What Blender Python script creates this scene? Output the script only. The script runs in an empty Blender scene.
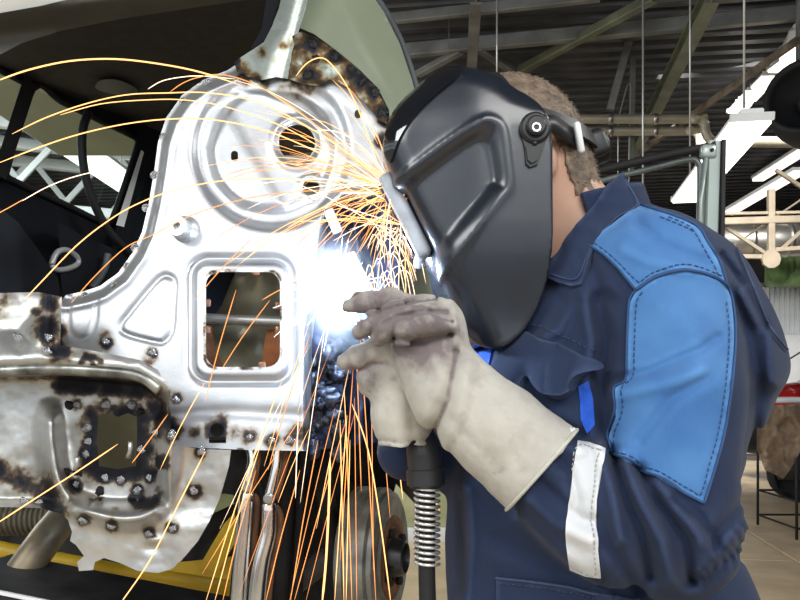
import bpy, bmesh, math, random
import numpy as np
from mathutils import Vector, Matrix, geometry
random.seed(7); rng = np.random.default_rng(7)
S = bpy.context.scene; COL = S.collection

# ---------------------------------------------------------------- camera, world, exposure, lights
CAM_H, FPX, CX, HY = 1.25, 800.0, 400.0, 386.0
cam = bpy.data.cameras.new('camera'); camo = bpy.data.objects.new('camera', cam); COL.objects.link(camo)
camo.location = (0, 0, CAM_H); camo.rotation_euler = (math.pi/2, 0, 0)
cam.sensor_width = 36; cam.lens = 36*FPX/800; cam.shift_y = (HY-300)/800; cam.clip_start = 0.02; cam.clip_end = 200
S.camera = camo
W = bpy.data.worlds.new('world'); S.world = W; W.use_nodes = True
bg = W.node_tree.nodes['Background']; bg.inputs[0].default_value = (0.86, 0.93, 1.0, 1); bg.inputs[1].default_value = 1.1
S.view_settings.view_transform = 'Standard'; S.view_settings.look = 'None'; S.view_settings.gamma = 1
S.view_settings.use_curve_mapping = False; S.view_settings.exposure = 0.25
def area(name, loc, target, size, power, color=(1, 1, 1), sy=None, spread=180):
    L = bpy.data.lights.new(name, 'AREA'); L.energy = power; L.color = color; L.size = size
    L.spread = math.radians(spread)
    if sy: L.shape = 'RECTANGLE'; L.size_y = sy
    o = bpy.data.objects.new(name, L); COL.objects.link(o); o.location = loc
    o.rotation_euler = (Vector(target)-Vector(loc)).to_track_quat('-Z', 'Y').to_euler(); return o
area('fill_light_rear', (0.6, -1.9, 3.3), (0.1, 1.1, 1.2), 2.4, 62, (1, .98, .95), 1.2)  # unseen soft fill above and behind the camera
area('fill_light_left', (-2.4, -0.8, 2.9), (-0.3, 1.2, 1.2), 1.6, 34, (.97, 1, 1), .8)  # unseen fill added from the left
area('fill_light_right', (2.6, 0.9, 3.2), (0.4, 1.1, 1.2), 1.6, 38, (1, 1, .97), .6)  # unseen fill added from the right
area('fill_light_hall', (4.2, 9.0, 4.3), (6.0, 14, 0.4), 2.5, 150, (1, .96, .9), 2.5, 95)  # unseen light added to brighten the far partition
area('fill_light_side', (-5.0, 6.0, 3.6), (-4.0, 7.0, 0), 3.0, 380, (.95, 1, 1), 3.0)  # unseen light added to brighten the view through the car window

# ---------------------------------------------------------------- helpers
def P(px, py, d): return np.array([(px-CX)/FPX*d, d, CAM_H+(HY-py)/FPX*d])
def PA(px, py, d):
    px = np.asarray(px, float); py = np.asarray(py, float); d = np.broadcast_to(np.asarray(d, float), px.shape)
    return np.stack([(px-CX)/FPX*d, d, CAM_H+(HY-py)/FPX*d], -1)
def Pz(px, py, z): return P(px, py, (z-CAM_H)*FPX/(HY-py))
WL = {}
def setp(o, label=None, cat=None, kind=None, group=None):
    if label: o['label'] = label
    if cat: o['category'] = cat
    if kind: o['kind'] = kind
    if group: o['group'] = group
    return o
def root(name, label, cat, loc, group=None, kind=None):
    o = bpy.data.objects.new(name, None); COL.objects.link(o); o.location = tuple(loc); o.empty_display_size = .05
    WL[o.name] = np.array(loc, float); return setp(o, label, cat, kind, group)
def mk(name, VF, mat, parent=None, smooth=True, label=None, cat=None, kind=None, group=None, attr=None, loc=None, sharp=None):
    V, F = VF; V = np.asarray(V, float).reshape(-1, 3)
    off = WL[parent.name] if parent is not None else (np.array(loc, float) if loc is not None else np.array([V[:, 0].mean(), V[:, 1].mean(), V[:, 2].min()]))
    me = bpy.data.meshes.new(name); me.from_pydata((V-off).tolist(), [], [list(map(int, f)) for f in F]); me.validate()
    me.materials.append(mat)
    if smooth: me.polygons.foreach_set('use_smooth', [True]*len(me.polygons))
    if attr:
        for k, a in attr.items():
            A = me.attributes.new(k, 'FLOAT', 'POINT'); A.data.foreach_set('value', np.asarray(a, np.float32))
    if sharp: me.set_sharp_from_angle(angle=math.radians(sharp))
    o = bpy.data.objects.new(name, me); COL.objects.link(o)
    if parent is not None: o.parent = parent
    else: o.location = tuple(off)
    WL[o.name] = off
    return setp(o, label, cat, kind, group)
def inst(src_mesh, name, pos, parent, rot=None, scale=1.0, label=None):
    o = bpy.data.objects.new(name, src_mesh); COL.objects.link(o); o.parent = parent
    o.location = tuple(np.asarray(pos)-WL[parent.name]); o.scale = (scale,)*3
    if rot is not None: o.rotation_euler = rot
    if label: o['label'] = label
    return o
def join(*vfs):
    V, F, n = [], [], 0
    for v, f in vfs:
        v = np.asarray(v, float).reshape(-1, 3); V.append(v); F += [[int(i)+n for i in q] for q in f]; n += len(v)
    return np.concatenate(V), F
def catmull(pts, n=8, closed=False):
    p = np.asarray(pts, float); m = len(p); out = []
    for i in range(m if closed else m-1):
        if closed: a, b, c, d = p[(i-1) % m], p[i], p[(i+1) % m], p[(i+2) % m]
        else: a, b, c, d = p[max(i-1, 0)], p[i], p[i+1], p[min(i+2, m-1)]
        t = np.linspace(0, 1, n, endpoint=False)[:, None]
        out.append(.5*((2*b)+(-a+c)*t+(2*a-5*b+4*c-d)*t**2+(-a+3*b-3*c+d)*t**3))
    out = np.concatenate(out)
    return out if closed else np.concatenate([out, p[-1:]])
def resample(pts, step, closed=True):
    p = np.asarray(pts, float)
    if closed: p = np.concatenate([p, p[:1]])
    out = []
    for a, b in zip(p[:-1], p[1:]):
        k = max(1, int(round(np.linalg.norm(b-a)/step)))
        for i in range(k): out.append(a+(b-a)*i/k)
    if not closed: out.append(p[-1])
    return np.array(out)
def tube(pts, r, n=8, caps=True, sq=None):
    p = np.asarray(pts, float); m = len(p); r = np.broadcast_to(np.asarray(r, float), (m,))
    T = np.gradient(p, axis=0); T /= np.linalg.norm(T, axis=1)[:, None]+1e-12
    ref = np.array([0, 0, 1.0]) if abs(T[0][2]) < .9 else np.array([0, 1.0, 0])
    V = []; N = ref-T[0]*ref.dot(T[0]); N /= np.linalg.norm(N)
    ang = np.arange(n)*2*math.pi/n + (math.pi/4 if sq else 0)
    for i in range(m):
        N = N-T[i]*N.dot(T[i]); N /= np.linalg.norm(N); B = np.cross(T[i], N)
        sx, sy = sq if sq else (1, 1)
        for a in ang: V.append(p[i]+r[i]*(math.cos(a)*N*sx+math.sin(a)*B*sy))
    F = [[i*n+j, i*n+(j+1) % n, (i+1)*n+(j+1) % n, (i+1)*n+j] for i in range(m-1) for j in range(n)]
    if caps: F += [list(range(n))[::-1], [(m-1)*n+j for j in range(n)]]
    return np.array(V), F
def beam(a, b, w, h=None, up=(0, 0, 1)):
    """a bar of w x h between two points with small chamfers"""
    a = np.asarray(a, float); b = np.asarray(b, float); h = h or w
    t = (b-a)/np.linalg.norm(b-a); u = np.array(up, float); 
    if abs(t.dot(u)) > .95: u = np.array([0, 1.0, 0])
    s = np.cross(t, u); s /= np.linalg.norm(s); u = np.cross(s, t)
    c = min(w, h)*.12; V = []
    prof = [(-w/2+c, -h/2), (w/2-c, -h/2), (w/2, -h/2+c), (w/2, h/2-c), (w/2-c, h/2), (-w/2+c, h/2), (-w/2, h/2-c), (-w/2, -h/2+c)]
    for e in (a, b):
        for x, y in prof: V.append(e+s*x+u*y)
    F = [[j, (j+1) % 8, 8+(j+1) % 8, 8+j] for j in range(8)]+[list(range(8))[::-1], list(range(8, 16))]
    return np.array(V), F
def ibeam(a, b, w, h):
    a = np.asarray(a, float); b = np.asarray(b, float); t = (b-a)/np.linalg.norm(b-a); u = np.array([0, 0, 1.])
    s = np.cross(t, u); s /= np.linalg.norm(s); u = np.cross(s, t); f = h*.12; k = w*.12
    prof = [(-w/2, -h/2), (w/2, -h/2), (w/2, -h/2+f), (k/2, -h/2+f), (k/2, h/2-f), (w/2, h/2-f), (w/2, h/2), (-w/2, h/2), (-w/2, h/2-f), (-k/2, h/2-f), (-k/2, -h/2+f), (-w/2, -h/2+f)]
    V = [e+s*x+u*y for e in (a, b) for x, y in prof]; n = 12
    F = [[j, (j+1) % n, n+(j+1) % n, n+j] for j in range(n)]
    for o in (0, n): F += [[o+0, o+1, o+2, o+11], [o+11, o+2, o+3, o+10], [o+10, o+3, o+4, o+9], [o+9, o+4, o+5, o+8], [o+8, o+5, o+6, o+7]]
    return np.array(V), F
def rbox(c, s, bev=.01, seg=2, rot=None):
    bm = bmesh.new(); bmesh.ops.create_cube(bm, size=1)
    for v in bm.verts: v.co = Vector((v.co.x*s[0], v.co.y*s[1], v.co.z*s[2]))
    bmesh.ops.bevel(bm, geom=bm.edges[:], offset=min(bev, min(s)*.45), segments=seg, profile=.5, affect='EDGES')
    V = np.array([v.co for v in bm.verts]); bm.verts.index_update(); F = [[v.index for v in f.verts] for f in bm.faces]; bm.free()
    if rot is not None: V = V @ np.array(rot).T
    return V+np.asarray(c, float), F
def frame_axis(ax):
    ax = np.asarray(ax, float); ax = ax/np.linalg.norm(ax)
    ref = np.array([0, 0, 1.]) if abs(ax[2]) < .9 else np.array([0, 1., 0]); u = np.cross(ref, ax); u /= np.linalg.norm(u)
    return ax, u, np.cross(ax, u)
def lathe(c, ax, prof, n=24, closed_ends=True):
    """prof: (radius, offset along the axis)"""
    ax, u, v = frame_axis(ax); c = np.asarray(c, float); V = []; m = len(prof)
    for r, o in prof:
        for j in range(n):
            a = 2*math.pi*j/n; V.append(c+ax*o+(u*math.cos(a)+v*math.sin(a))*max(r, 1e-5))
    F = [[i*n+j, i*n+(j+1) % n, (i+1)*n+(j+1) % n, (i+1)*n+j] for i in range(m-1) for j in range(n)]
    if closed_ends: F += [list(range(n))[::-1], [(m-1)*n+j for j in range(n)]]
    return np.array(V), F
# 2-D distance functions in pixels of the view plane
def sd_seg(x, y, a, b):
    ax, ay = a; bx, by = b; dx, dy = bx-ax, by-ay
    t = np.clip(((x-ax)*dx+(y-ay)*dy)/(dx*dx+dy*dy+1e-9), 0, 1); return np.hypot(x-ax-t*dx, y-ay-t*dy)
def sd_line(x, y, pts):
    d = np.full(np.shape(x), 1e9)
    for a, b in zip(pts[:-1], pts[1:]): d = np.minimum(d, sd_seg(x, y, a, b))
    return d
def sd_poly(x, y, poly):
    poly = np.asarray(poly, float); n = len(poly); d = np.full(np.shape(x), 1e9); ins = np.zeros(np.shape(x), bool)
    for i in range(n):
        a, b = poly[i], poly[(i+1) % n]; d = np.minimum(d, sd_seg(x, y, a, b))
        c = (a[1] > y) != (b[1] > y); ins ^= c & (x < (b[0]-a[0])*(y-a[1])/(b[1]-a[1]+1e-12)+a[0])
    return np.where(ins, -d, d)
def sd_rr(x, y, x0, y0, x1, y1, r):
    qx = np.abs(x-(x0+x1)/2)-(x1-x0)/2+r; qy = np.abs(y-(y0+y1)/2)-(y1-y0)/2+r
    return np.hypot(np.maximum(qx, 0), np.maximum(qy, 0))+np.minimum(np.maximum(qx, qy), 0)-r
def sst(e0, e1, x):
    t = np.clip((x-e0)/(e1-e0), 0, 1); return t*t*(3-2*t)
def gau(d, w): return np.exp(-(d/w)**2)
def circ(cx, cy, r, n=24, ry=None): return [(cx+r*math.cos(2*math.pi*i/n), cy+(ry or r)*math.sin(2*math.pi*i/n)) for i in range(n)]
def rrpoly(x0, y0, x1, y1, r, n=5):
    out = []
    for cx, cy, a0 in ((x1-r, y1-r, 0), (x0+r, y1-r, 90), (x0+r, y0+r, 180), (x1-r, y0+r, 270)):
        for i in range(n+1): a = math.radians(a0+90*i/n); out.append((cx+r*math.cos(a), cy+r*math.sin(a)))
    return out
def vnoise(x, y, z=0, seed=0):
    """cheap smooth value noise, -1..1"""
    x = np.asarray(x, float); y = np.asarray(y, float)+0*x; z = np.asarray(z, float)+0*x
    def h(i, j, k): 
        n = (i*374761393+j*668265263+k*2147483647+seed*974634777) & 0xffffffff
        n = ((n ^ (n >> 13))*1274126177) & 0xffffffff; return ((n ^ (n >> 16)) & 0xffff)/32767.5-1
    i, j, k = (np.floor(q).astype(np.int64) for q in (x, y, z)); fx, fy, fz = x-i, y-j, z-k
    fx, fy, fz = (f*f*(3-2*f) for f in (fx, fy, fz)); r = 0
    for a in (0, 1):
        for b in (0, 1):
            for c in (0, 1): r = r+h(i+a, j+b, k+c)*(fx if a else 1-fx)*(fy if b else 1-fy)*(fz if c else 1-fz)
    return r
def fbm(x, y, z=0, o=4, seed=0):
    r = 0; a = 1.; t = 0
    for k in range(o): r = r+a*vnoise(np.asarray(x)*2**k, np.asarray(y)*2**k, np.asarray(z)*2**k, seed+k); t += a; a *= .5
    return r/t
def cdt(outline, holes, step):
    """triangulate an outline with holes over an even lattice -> xy, tris, boundary edges"""
    loops = [resample(l, step) for l in [outline]+list(holes)]
    pts = np.concatenate(loops); edges = []; n = 0
    for l in loops: edges += [(n+i, n+(i+1) % len(l)) for i in range(len(l))]; n += len(l)
    lo, hi = pts.min(0), pts.max(0); gx = np.arange(lo[0]+step*.5, hi[0], step); gy = np.arange(lo[1]+step*.5, hi[1], step*.87)
    X, Y = np.meshgrid(gx, gy); X[1::2] += step*.5; X, Y = X.ravel(), Y.ravel()
    d = sd_poly(X, Y, loops[0]); k = d < -step*.45
    X, Y = X[k], Y[k]
    for l in loops[1:]:
        d = sd_poly(X, Y, l); k = d > step*.45; X, Y = X[k], Y[k]
    allp = np.concatenate([pts, np.stack([X, Y], 1)])
    vo, eo, fo, ov, oe, of = geometry.delaunay_2d_cdt([Vector(p) for p in allp.tolist()], edges, [], 0, 1e-4)
    v = np.array([(q[0], q[1]) for q in vo]); f = np.array([list(t) for t in fo if len(t) == 3])
    c = v[f].mean(1); ok = sd_poly(c[:, 0], c[:, 1], loops[0]) < 0
    for l in loops[1:]: ok &= sd_poly(c[:, 0], c[:, 1], l) > 0
    f = f[ok]
    a = v[f]; cr = (a[:, 1, 0]-a[:, 0, 0])*(a[:, 2, 1]-a[:, 0, 1])-(a[:, 1, 1]-a[:, 0, 1])*(a[:, 2, 0]-a[:, 0, 0])
    f[cr > 0] = f[cr > 0][:, ::-1]          # y runs down: wind so that the faces look to the viewer
    e = np.concatenate([f[:, [0, 1]], f[:, [1, 2]], f[:, [2, 0]]]); s = set(map(tuple, e.tolist()))
    be = [(i, j) for i, j in s if (j, i) not in s]
    return v, f, be
def shell(front, back, f, be):
    """front and back vertex layers plus a rim with its own vertices"""
    n = len(front); V = [front, back]; F = f.tolist()+(f[:, ::-1]+n).tolist()
    ids = sorted({i for e in be for i in e}); mp = {i: k for k, i in enumerate(ids)}; m = len(ids)
    V += [front[ids], back[ids]]; F += [[2*n+mp[i], 2*n+m+mp[i], 2*n+m+mp[j], 2*n+mp[j]] for i, j in be]
    return np.concatenate(V), F, ids
def sheet(name, outline, mat, parent, dfun, holes=(), step=3., thick=.0015, burn=None, label=None, sm=False, **kw):
    """pressed metal sheet: outline on the view rays, dfun gives the distance of every point, so the relief is real"""
    if sm: outline = catmull(outline, 6, True)
    v, f, be = cdt(outline, holes, step); x, y = v[:, 0], v[:, 1]; d = dfun(x, y)
    fr = PA(x, y, d); bk = PA(x, y, d+thick); V, F, ids = shell(fr, bk, f, be)
    attr = None
    if burn is not None:
        b = np.clip(burn(x, y), 0, 1); attr = {'burn': np.concatenate([b, b, b[ids], b[ids]])}
    return mk(name, (V, F), mat, parent, True, label, attr=attr, **kw)

# ---------------------------------------------------------------- signed distance modelling
def vlen(a): return np.sqrt((a*a).sum(-1))
def s_cone(p, a, b, r1, r2):
    a = np.asarray(a); b = np.asarray(b); ab = b-a; t = np.clip(((p-a)@ab)/(ab@ab+1e-12), 0, 1); return vlen(p-a-t[:, None]*ab)-(r1+(r2-r1)*t)
def s_chain(p, pts, rs, k=0):
    d = None
    for i in range(len(pts)-1):
        e = s_cone(p, pts[i], pts[i+1], rs[i], rs[i+1]); d = e if d is None else (smin(d, e, k) if k else np.minimum(d, e))
    return d
def s_ell(p, c, r, M=None):
    q = p-np.asarray(c)
    if M is not None: q = q@np.asarray(M).T
    r = np.asarray(r, float); k0 = vlen(q/r); k1 = vlen(q/(r*r))+1e-9; return k0*(k0-1)/k1
def smin(a, b, k):
    h = np.clip(.5+.5*(b-a)/k, 0, 1); return b+(a-b)*h-k*h*(1-h)
def smax(a, b, k): return -smin(-a, -b, k)
def nets(f, lo, hi, h, relax=0):
    """surface nets over a signed distance function, evaluated only in blocks near the surface"""
    lo = np.asarray(lo, float); B = 4; n = np.ceil((np.asarray(hi)-lo)/(h*B)).astype(int); N = n*B+1
    gi = np.stack(np.meshgrid(*[np.arange(k) for k in n], indexing='ij'), -1).reshape(-1, 3)
    d = f(lo+(gi*B+B/2)*h); V = np.full(N, 1., np.float32)
    act = gi[np.abs(d) < h*B*1.25+.004]
    for blk, val in ((gi[d < 0], -1.),):
        for b in blk: V[b[0]*B:b[0]*B+B+1, b[1]*B:b[1]*B+B+1, b[2]*B:b[2]*B+B+1] = val
    o = np.stack(np.meshgrid(*[np.arange(B+1)]*3, indexing='ij'), -1).reshape(-1, 3)
    ids = (act[:, None]*B+o[None]).reshape(-1, 3); key = (ids[:, 0]*N[1]+ids[:, 1])*N[2]+ids[:, 2]; key = np.unique(key)
    ids = np.stack([key//(N[1]*N[2]), key//N[2] % N[1], key % N[2]], -1)
    for s in range(0, len(ids), 200000): q = ids[s:s+200000]; V[q[:, 0], q[:, 1], q[:, 2]] = f(lo+q*h)
    I = (V < 0); c = np.zeros(N-1, np.uint8)
    for a in (0, 1):
        for b in (0, 1):
            for e in (0, 1): c += I[a:N[0]-1+a, b:N[1]-1+b, e:N[2]-1+e]
    C = np.argwhere((c > 0) & (c < 8)); acc = np.zeros((len(C), 3)); cnt = np.zeros(len(C))
    cor = [np.array((a, b, e)) for a in (0, 1) for b in (0, 1) for e in (0, 1)]
    for p in cor:
        for ax in range(3):
            if p[ax]: continue
            q = p.copy(); q[ax] = 1; A = C+p; Bq = C+q
            v0 = V[A[:, 0], A[:, 1], A[:, 2]].astype(float); v1 = V[Bq[:, 0], Bq[:, 1], Bq[:, 2]].astype(float); m = (v0 < 0) != (v1 < 0)
            t = np.where(m, v0/np.where(m, v0-v1, 1), 0); acc[m] += (p+t[:, None]*(q-p))[m]; cnt[m] += 1
    vert = lo+(C+acc/cnt[:, None])*h
    cid = np.full(N-1, -1, np.int32); cid[C[:, 0], C[:, 1], C[:, 2]] = np.arange(len(C)); F = []
    for ax in range(3):
        u, w = (ax+1) % 3, (ax+2) % 3
        s0 = [slice(None)]*3; s1 = [slice(None)]*3; s0[ax] = slice(0, N[ax]-1); s1[ax] = slice(1, N[ax])
        E = np.argwhere(I[tuple(s0)] != I[tuple(s1)]); E = E[(E[:, u] > 0) & (E[:, w] > 0) & (E[:, u] < N[u]-1) & (E[:, w] < N[w]-1)]
        fl = I[E[:, 0], E[:, 1], E[:, 2]]; q = []
        for du, dw in ((-1, -1), (0, -1), (0, 0), (-1, 0)):
            g = E.copy(); g[:, u] += du; g[:, w] += dw; q.append(cid[g[:, 0], g[:, 1], g[:, 2]])
        q = np.stack(q, 1); q[~fl] = q[~fl][:, ::-1]; F.append(q[(q >= 0).all(1)])
    for _ in range(2):      # settle the vertices on the surface
        e = h*.5; g = np.stack([f(vert+np.eye(3)[k]*e)-f(vert-np.eye(3)[k]*e) for k in range(3)], -1)/(2*e); dd = f(vert)
        g2 = (g*g).sum(1)+1e-6; st = np.clip(dd/np.maximum(g2, .3), -h*.5, h*.5); vert = vert-g*st[:, None]*.8
    F = np.concatenate(F)
    for _ in range(relax):
        e = np.concatenate([F[:, [0, 1]], F[:, [1, 2]], F[:, [2, 3]], F[:, [3, 0]]]); e = np.concatenate([e, e[:, ::-1]]); n = np.bincount(e[:, 0], minlength=len(vert))[:, None]+1e-9
        a = np.stack([np.bincount(e[:, 0], vert[e[:, 1], k], minlength=len(vert)) for k in range(3)], -1)/n; vert = vert+(a-vert)*.5
    return vert, F
def grad(f, p, e=.003):
    g = np.stack([f(p+np.eye(3)[k]*e)-f(p-np.eye(3)[k]*e) for k in range(3)], -1); return g/(vlen(g)[:, None]+1e-9)
def march(f, x, y, d0=.6, d1=1.6):
    v = np.stack([(np.asarray(x)-CX)/FPX, np.ones(len(x)), (HY-np.asarray(y))/FPX], -1); L = vlen(v); o = np.array([0, 0, CAM_H])
    t = np.full(len(x), d0); best = np.full(len(x), 9.); bt = t.copy()
    for _ in range(70):
        d = f(o+v*t[:, None]); b = d < best; best[b] = d[b]; bt[b] = t[b]; t = np.clip(t+np.clip(d, -.05, .2)/L*.75, d0, d1)
    return o+v*bt[:, None]
def smooth_patch(name, poly, f, mat, parent, step=3., lift=.002, sm=True, label=None, relief=None, holes=(), d0=.6):
    """cloth piece lying on a modelled surface, with its own thickness"""
    if sm: poly = catmull(poly, 6, True)
    v, t, be = cdt(poly, holes, step); p = march(f, v[:, 0], v[:, 1], d0); n = grad(f, p, .006)
    l = lift+(relief(v[:, 0], v[:, 1]) if relief is not None else 0); l = np.broadcast_to(l, (len(p),))
    V, F, ids = shell(p+n*l[:, None], p-n*.003, t, be)
    return mk(name, (V, F), mat, parent, True, label)
def surf_line(pts, f, lift=.001, step=2., d0=.6):
    q = resample(pts, step, False); p = march(f, q[:, 0], q[:, 1], d0); return p+grad(f, p, .006)*lift

# ---------------------------------------------------------------- materials
def M(name, color, rough=.5, metal=0., var=.12, scale=30., bump=0., bscale=60., color2=None, spec=.5, emit=None, estr=0., coat=0., detail=4., trans=0.):
    m = bpy.data.materials.new(name); m.use_nodes = True; nt = m.node_tree; N = nt.nodes; L = nt.links; b = N['Principled BSDF']
    b.inputs['Roughness'].default_value = rough; b.inputs['Metallic'].default_value = metal; b.inputs['Specular IOR Level'].default_value = spec
    b.inputs['Coat Weight'].default_value = coat
    tc = N.new('ShaderNodeTexCoord'); nz = N.new('ShaderNodeTexNoise'); nz.inputs['Scale'].default_value = scale; nz.inputs['Detail'].default_value = detail
    L.new(tc.outputs['Object'], nz.inputs['Vector'])
    rp = N.new('ShaderNodeValToRGB'); c = np.array(color); c2 = np.array(color2) if color2 is not None else np.clip(c*(1-var*2), 0, 1); c1 = np.clip(c*(1+var), 0, 1) if color2 is None else c
    rp.color_ramp.elements[0].position = .3; rp.color_ramp.elements[1].position = .7
    rp.color_ramp.elements[0].color = (*c2, 1); rp.color_ramp.elements[1].color = (*c1, 1)
    L.new(nz.outputs['Fac'], rp.inputs['Fac']); L.new(rp.outputs['Color'], b.inputs['Base Color'])
    if bump:
        n2 = N.new('ShaderNodeTexNoise'); n2.inputs['Scale'].default_value = bscale; n2.inputs['Detail'].default_value = 5; L.new(tc.outputs['Object'], n2.inputs['Vector'])
        bp = N.new('ShaderNodeBump'); bp.inputs['Strength'].default_value = bump; bp.inputs['Distance'].default_value = .002
        L.new(n2.outputs['Fac'], bp.inputs['Height']); L.new(bp.outputs['Normal'], b.inputs['Normal'])
    if emit: b.inputs['Emission Color'].default_value = (*emit, 1); b.inputs['Emission Strength'].default_value = estr
    return m
def steel(name, color, rough=.3, metal=.8, noise=.15, rust=False):
    """bare sheet steel whose 'burn' attribute runs from clean through straw and brown to sooty blue black"""
    m = M(name, color, rough, metal, noise, 18., .12, 220.); nt = m.node_tree; N = nt.nodes; L = nt.links; b = N['Principled BSDF']
    rp = [n for n in N if n.type == 'VALTORGB'][0]; tc = [n for n in N if n.type == 'TEX_COORD'][0]
    at = N.new('ShaderNodeAttribute'); at.attribute_name = 'burn'
    nz = N.new('ShaderNodeTexNoise'); nz.inputs['Scale'].default_value = 95; nz.inputs['Detail'].default_value = 6; L.new(tc.outputs['Object'], nz.inputs['Vector'])
    ma = N.new('ShaderNodeMath'); ma.operation = 'MULTIPLY_ADD'; L.new(nz.outputs['Fac'], ma.inputs[0]); ma.inputs[1].default_value = .6; ma.inputs[2].default_value = -.3
    ad = N.new('ShaderNodeMath'); ad.operation = 'ADD'; ad.use_clamp = True
    mu = N.new('ShaderNodeMath'); mu.operation = 'MULTIPLY'; L.new(ma.outputs[0], mu.inputs[0])
    s2 = N.new('ShaderNodeMath'); s2.operation = 'SMOOTH_MIN'; s2.inputs[1].default_value = 1; s2.inputs[2].default_value = .1
    m4 = N.new('ShaderNodeMath'); m4.operation = 'MULTIPLY'; m4.inputs[1].default_value = 2.5; L.new(at.outputs['Fac'], m4.inputs[0]); L.new(m4.outputs[0], s2.inputs[0])
    L.new(s2.outputs[0], mu.inputs[1]); L.new(at.outputs['Fac'], ad.inputs[0]); L.new(mu.outputs[0], ad.inputs[1])
    br = N.new('ShaderNodeValToRGB'); e = br.color_ramp.elements; e[0].position = 0; e[0].color = (1, 1, 1, 1); e[1].position = 1; e[1].color = (.022, .022, .03, 1)
    for pos, c in ((.16, (.93, .92, .91)), (.30, (.70, .64, .55)), (.40, (.30, .215, .15)), (.50, (.115, .09, .08)), (.64, (.042, .043, .056))) if not rust else ((.16, (.93, .92, .90)), (.31, (.68, .57, .42)), (.41, (.36, .20, .10)), (.54, (.15, .085, .05)), (.70, (.04, .042, .055))):
        k = e.new(pos); k.color = (*c, 1)
    L.new(ad.outputs[0], br.inputs['Fac']); mx = N.new('ShaderNodeMix'); mx.data_type = 'RGBA'; mx.blend_type = 'MULTIPLY'; mx.inputs[0].default_value = 1
    L.new(rp.outputs['Color'], mx.inputs[6]); L.new(br.outputs['Color'], mx.inputs[7]); L.new(mx.outputs[2], b.inputs['Base Color'])
    mr = N.new('ShaderNodeMapRange'); mr.inputs[3].default_value = rough; mr.inputs[4].default_value = .6; L.new(ad.outputs[0], mr.inputs[0]); L.new(mr.outputs[0], b.inputs['Roughness'])
    return m
def cloth(name, color, color2, scale=9., weave=900.):
    m = M(name, color, .85, 0, 0, scale, 0, 60, color2, .25, detail=6); nt = m.node_tree; N = nt.nodes; L = nt.links; b = N['Principled BSDF']
    tc = [n for n in N if n.type == 'TEX_COORD'][0]
    n2 = N.new('ShaderNodeTexNoise'); n2.inputs['Scale'].default_value = 160; n2.inputs['Detail'].default_value = 4
    n3 = N.new('ShaderNodeTexNoise'); n3.inputs['Scale'].default_value = weave; n3.inputs['Detail'].default_value = 2
    for q in (n2, n3): L.new(tc.outputs['Object'], q.inputs['Vector'])
    a = N.new('ShaderNodeMath'); a.operation = 'ADD'; L.new(n2.outputs['Fac'], a.inputs[0]); L.new(n3.outputs['Fac'], a.inputs[1])
    bp = N.new('ShaderNodeBump'); bp.inputs['Strength'].default_value = .35; bp.inputs['Distance'].default_value = .0012
    L.new(a.outputs[0], bp.inputs['Height']); L.new(bp.outputs['Normal'], b.inputs['Normal']); b.inputs['Sheen Weight'].default_value = .08
    ge = N.new('ShaderNodeNewGeometry'); mr = N.new('ShaderNodeMapRange'); L.new(ge.outputs['Pointiness'], mr.inputs[0]); mr.inputs[1].default_value = .505; mr.inputs[2].default_value = .60; mr.inputs[4].default_value = .45
    mw = N.new('ShaderNodeMix'); mw.data_type = 'RGBA'; L.new(mr.outputs[0], mw.inputs[0]); rq = [n for n in N if n.type == 'VALTORGB'][0]; L.new(rq.outputs['Color'], mw.inputs[6]); mw.inputs[7].default_value = (*np.clip(np.array(color2)*2.2+.02, 0, 1), 1); L.new(mw.outputs[2], b.inputs['Base Color'])
    return m
def glove_mat(name, col, dark, grime):
    m = cloth(name, col, dark, 26., 700.); nt = m.node_tree; N = nt.nodes; L = nt.links; b = N['Principled BSDF']; rp = [n for n in N if n.type == 'VALTORGB'][0]; tc = [n for n in N if n.type == 'TEX_COORD'][0]
    rp.color_ramp.elements[0].position = .25; rp.color_ramp.elements[1].position = .52
    at = N.new('ShaderNodeAttribute'); at.attribute_name = 'grime'; nz = N.new('ShaderNodeTexNoise'); nz.inputs['Scale'].default_value = 60; nz.inputs['Detail'].default_value = 6; L.new(tc.outputs['Object'], nz.inputs[0])
    ge = N.new('ShaderNodeNewGeometry'); mr = N.new('ShaderNodeMapRange'); L.new(ge.outputs['Pointiness'], mr.inputs[0]); mr.inputs[1].default_value = .5; mr.inputs[2].default_value = .42; mr.inputs[3].default_value = 0; mr.inputs[4].default_value = .75  # concave folds also mix toward the dark colour by pointiness
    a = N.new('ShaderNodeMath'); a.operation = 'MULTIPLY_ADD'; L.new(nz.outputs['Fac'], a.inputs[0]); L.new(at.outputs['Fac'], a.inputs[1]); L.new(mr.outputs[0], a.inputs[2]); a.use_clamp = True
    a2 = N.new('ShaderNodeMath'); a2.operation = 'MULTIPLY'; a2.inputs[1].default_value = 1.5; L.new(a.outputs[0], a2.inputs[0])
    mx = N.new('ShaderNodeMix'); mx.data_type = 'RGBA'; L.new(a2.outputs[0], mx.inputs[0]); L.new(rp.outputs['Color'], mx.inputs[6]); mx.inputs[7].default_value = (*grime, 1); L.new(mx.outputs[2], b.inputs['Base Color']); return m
def glow(name, color, s):
    m = bpy.data.materials.new(name); m.use_nodes = True; nt = m.node_tree; nt.nodes.clear()
    e = nt.nodes.new('ShaderNodeEmission'); e.inputs[0].default_value = (*color, 1); e.inputs[1].default_value = s
    o = nt.nodes.new('ShaderNodeOutputMaterial'); nt.links.new(e.outputs[0], o.inputs[0]); return m
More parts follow.
